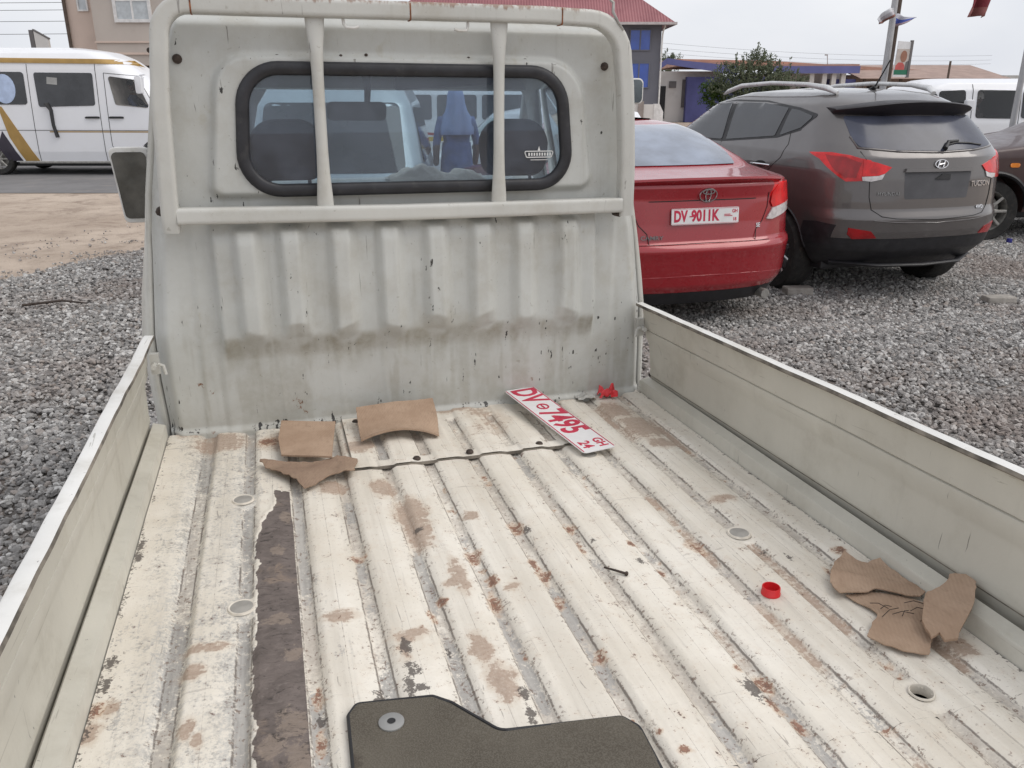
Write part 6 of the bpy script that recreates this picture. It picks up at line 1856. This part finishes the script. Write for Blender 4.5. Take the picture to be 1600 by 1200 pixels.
def person(label, loc, rotz, top, legs, seated=False, z=0., hair=None):
    t = thing('person', label, 'person', loc, rotz)
    if seated:
        J = [(0, 0, .50, .15, .12), (0, .02, .72, .15, .11), (0, .02, .92, .17, .11), (0, .03, 1.04, .07), (0, .03, 1.12, .055), (-.2, .02, .98, .06), (-.27, .18, .78, .045), (-.2, .42, .80, .036), (.2, .02, .98, .06), (.27, .18, .78, .045), (.2, .42, .80, .036), (-.1, .40, .50, .075), (.1, .40, .50, .075)]
        B = [(0, 1), (1, 2), (2, 3), (3, 4), (2, 5), (5, 6), (6, 7), (2, 8), (8, 9), (9, 10), (0, 11), (0, 12)]
        hz = 1.25
    else:
        J = [(0, 0, .93, .15, .11), (0, 0, 1.12, .14, .10), (0, 0, 1.34, .17, .11), (0, .0, 1.46, .07), (0, .01, 1.53, .052), (-.19, 0, 1.40, .062), (-.25, -.01, 1.13, .046), (-.24, .06, .88, .036), (.19, 0, 1.40, .062), (.25, -.01, 1.13, .046), (.24, .06, .88, .036), (-.1, 0, .86, .095), (-.11, .01, .48, .065), (-.11, -.02, .09, .045), (-.12, .12, .04, .042), (.1, 0, .86, .095), (.11, .01, .48, .065), (.11, -.02, .09, .045), (.12, .12, .04, .042)]
        B = [(0, 1), (1, 2), (2, 3), (3, 4), (2, 5), (5, 6), (6, 7), (2, 8), (8, 9), (9, 10), (0, 11), (11, 12), (12, 13), (13, 14), (0, 15), (15, 16), (16, 17), (17, 18)]
        hz = 1.635
    b_ = skin_mesh(J, B, top, 'body', t)
    b_.data.materials.append(legs)
    b_.data.materials.append(M['skin'])
    for p in b_.data.polygons:
        c = p.center
        if c.z < (.47 if seated else .88) and abs(c.x) < .2:
            p.material_index = 1
        if c.z > (1.06 if seated else 1.47) or (abs(c.x) > .19 and not seated and c.z < 1.12):
            p.material_index = 2
    hd = MB()
    hd.grid(lambda u, v: (.076 * math.sin(math.pi * v) * math.cos(2 * math.pi * u), .02 + .095 * math.sin(math.pi * v) * math.sin(2 * math.pi * u) * (1 if v > .35 else .9), hz - .118 * math.cos(math.pi * v)), 20, 14)
    hd.tube([(0, .105, hz + .01), (0, .128, hz - .02), (0, .108, hz - .032)], [.01, .016, .012], 8)
    for s in (-1, 1):
        hd.tube([(s * .076, .01, hz + .025), (s * .085, .0, hz), (s * .074, .012, hz - .03)], .012, 6)
    head = hd.build('head', M['skin'], t, 60)
    MB().grid(lambda u, v: (.082 * math.sin(math.pi * v * .52) * math.cos(2 * math.pi * u), .008 + .10 * math.sin(math.pi * v * .52) * math.sin(2 * math.pi * u), hz + .008 + .122 * math.cos(math.pi * v * .52)), 20, 8).build('hair', hair or M['hair'], head, 60)
    if z:
        t.location.z = z
    return t
_pb = person('person in blue with pale head covering before the white minibus, seen through pickup cab', bp(-.655, 10), BROT + rad(20), M['blue_cloth'], M['navy_cloth'], hair=M['pale_blue_cloth'])
def folds(rows, n=40, seed=0, amp=.02):
    # hanging cloth: rings of (rx, ry, y offset, z) with folds that deepen downwards
    m = len(rows)
    V = []
    for i, (rx, ry, oy, z) in enumerate(rows):
        for k in range(n):
            a = 2 * math.pi * k / n
            f = 1 + amp * i * (math.sin(a * 7 + seed) + .6 * math.sin(a * 13 + i * .7))
            V.append((rx * f * math.cos(a), oy + ry * f * math.sin(a), z))
    F = [(i * n + k, i * n + (k + 1) % n, (i + 1) * n + (k + 1) % n, (i + 1) * n + k) for i in range(m - 1) for k in range(n)] + [tuple(range(n))]
    return MB().add(V, F)
folds([(.02, .02, 0, 1.765), (.075, .085, 0, 1.74), (.098, .112, -.005, 1.67), (.105, .115, -.012, 1.58), (.13, .12, -.015, 1.49), (.185, .135, -.01, 1.41), (.212, .145, -.01, 1.32), (.205, .14, -.01, 1.24)], 40, 2, .012).build('head_covering', M['pale_blue_cloth'], _pb, 60)
folds([(.17, .13, 0, 1.15), (.19, .15, 0, .95), (.20, .165, 0, .7), (.215, .18, 0, .45), (.23, .19, 0, .15)], 40, 1, .02).build('long_skirt', M['blue_cloth'], _pb, 60)
person('minibus driver, dark figure at the wheel of the ochre-striped minibus', bp(-8.46, 19.2, .62), BROT - rad(90), M['navy_cloth'], M['navy_cloth'], True, .62)
person('passenger in a pale cap sitting inside the white van at right', bp(8.42, 15.55, .36), BROT + rad(90), pmat('dark_shirt', (.04, .035, .035), .9), M['navy_cloth'], True, .36, pmat('pale_cap', (.5, .5, .48), .9))
# cloth on the pickup's dashboard
def cloth_z(u, v):
    peak = max(0, 1 - abs(u - .38) / .30) * .055 + max(0, 1 - abs(u - .82) / .2) * .03
    fold = .022 * abs(mnoise.noise(Vector((u * 7, v * 3, 3)))) + .010 * mnoise.noise(Vector((u * 15, v * 6, 8)))
    return 1.395 + (.018 + peak + fold) * float(sstep(0, .6, np.array(v)))
cl_ = MB().grid(lambda u, v: (.50 + .42 * u + .02 * mnoise.noise(Vector((u * 5, v * 5, 1))), 3.47 + .26 * v, cloth_z(u, v)), 48, 20)
in_bed(cl_, 'folded_cloth', pmat('cream_cloth', (.72, .66, .58), .9, var=.12), 'crumpled cream cloth lying on the pickup dashboard', 'cloth', (.7, 3.6, 1.4), 60)
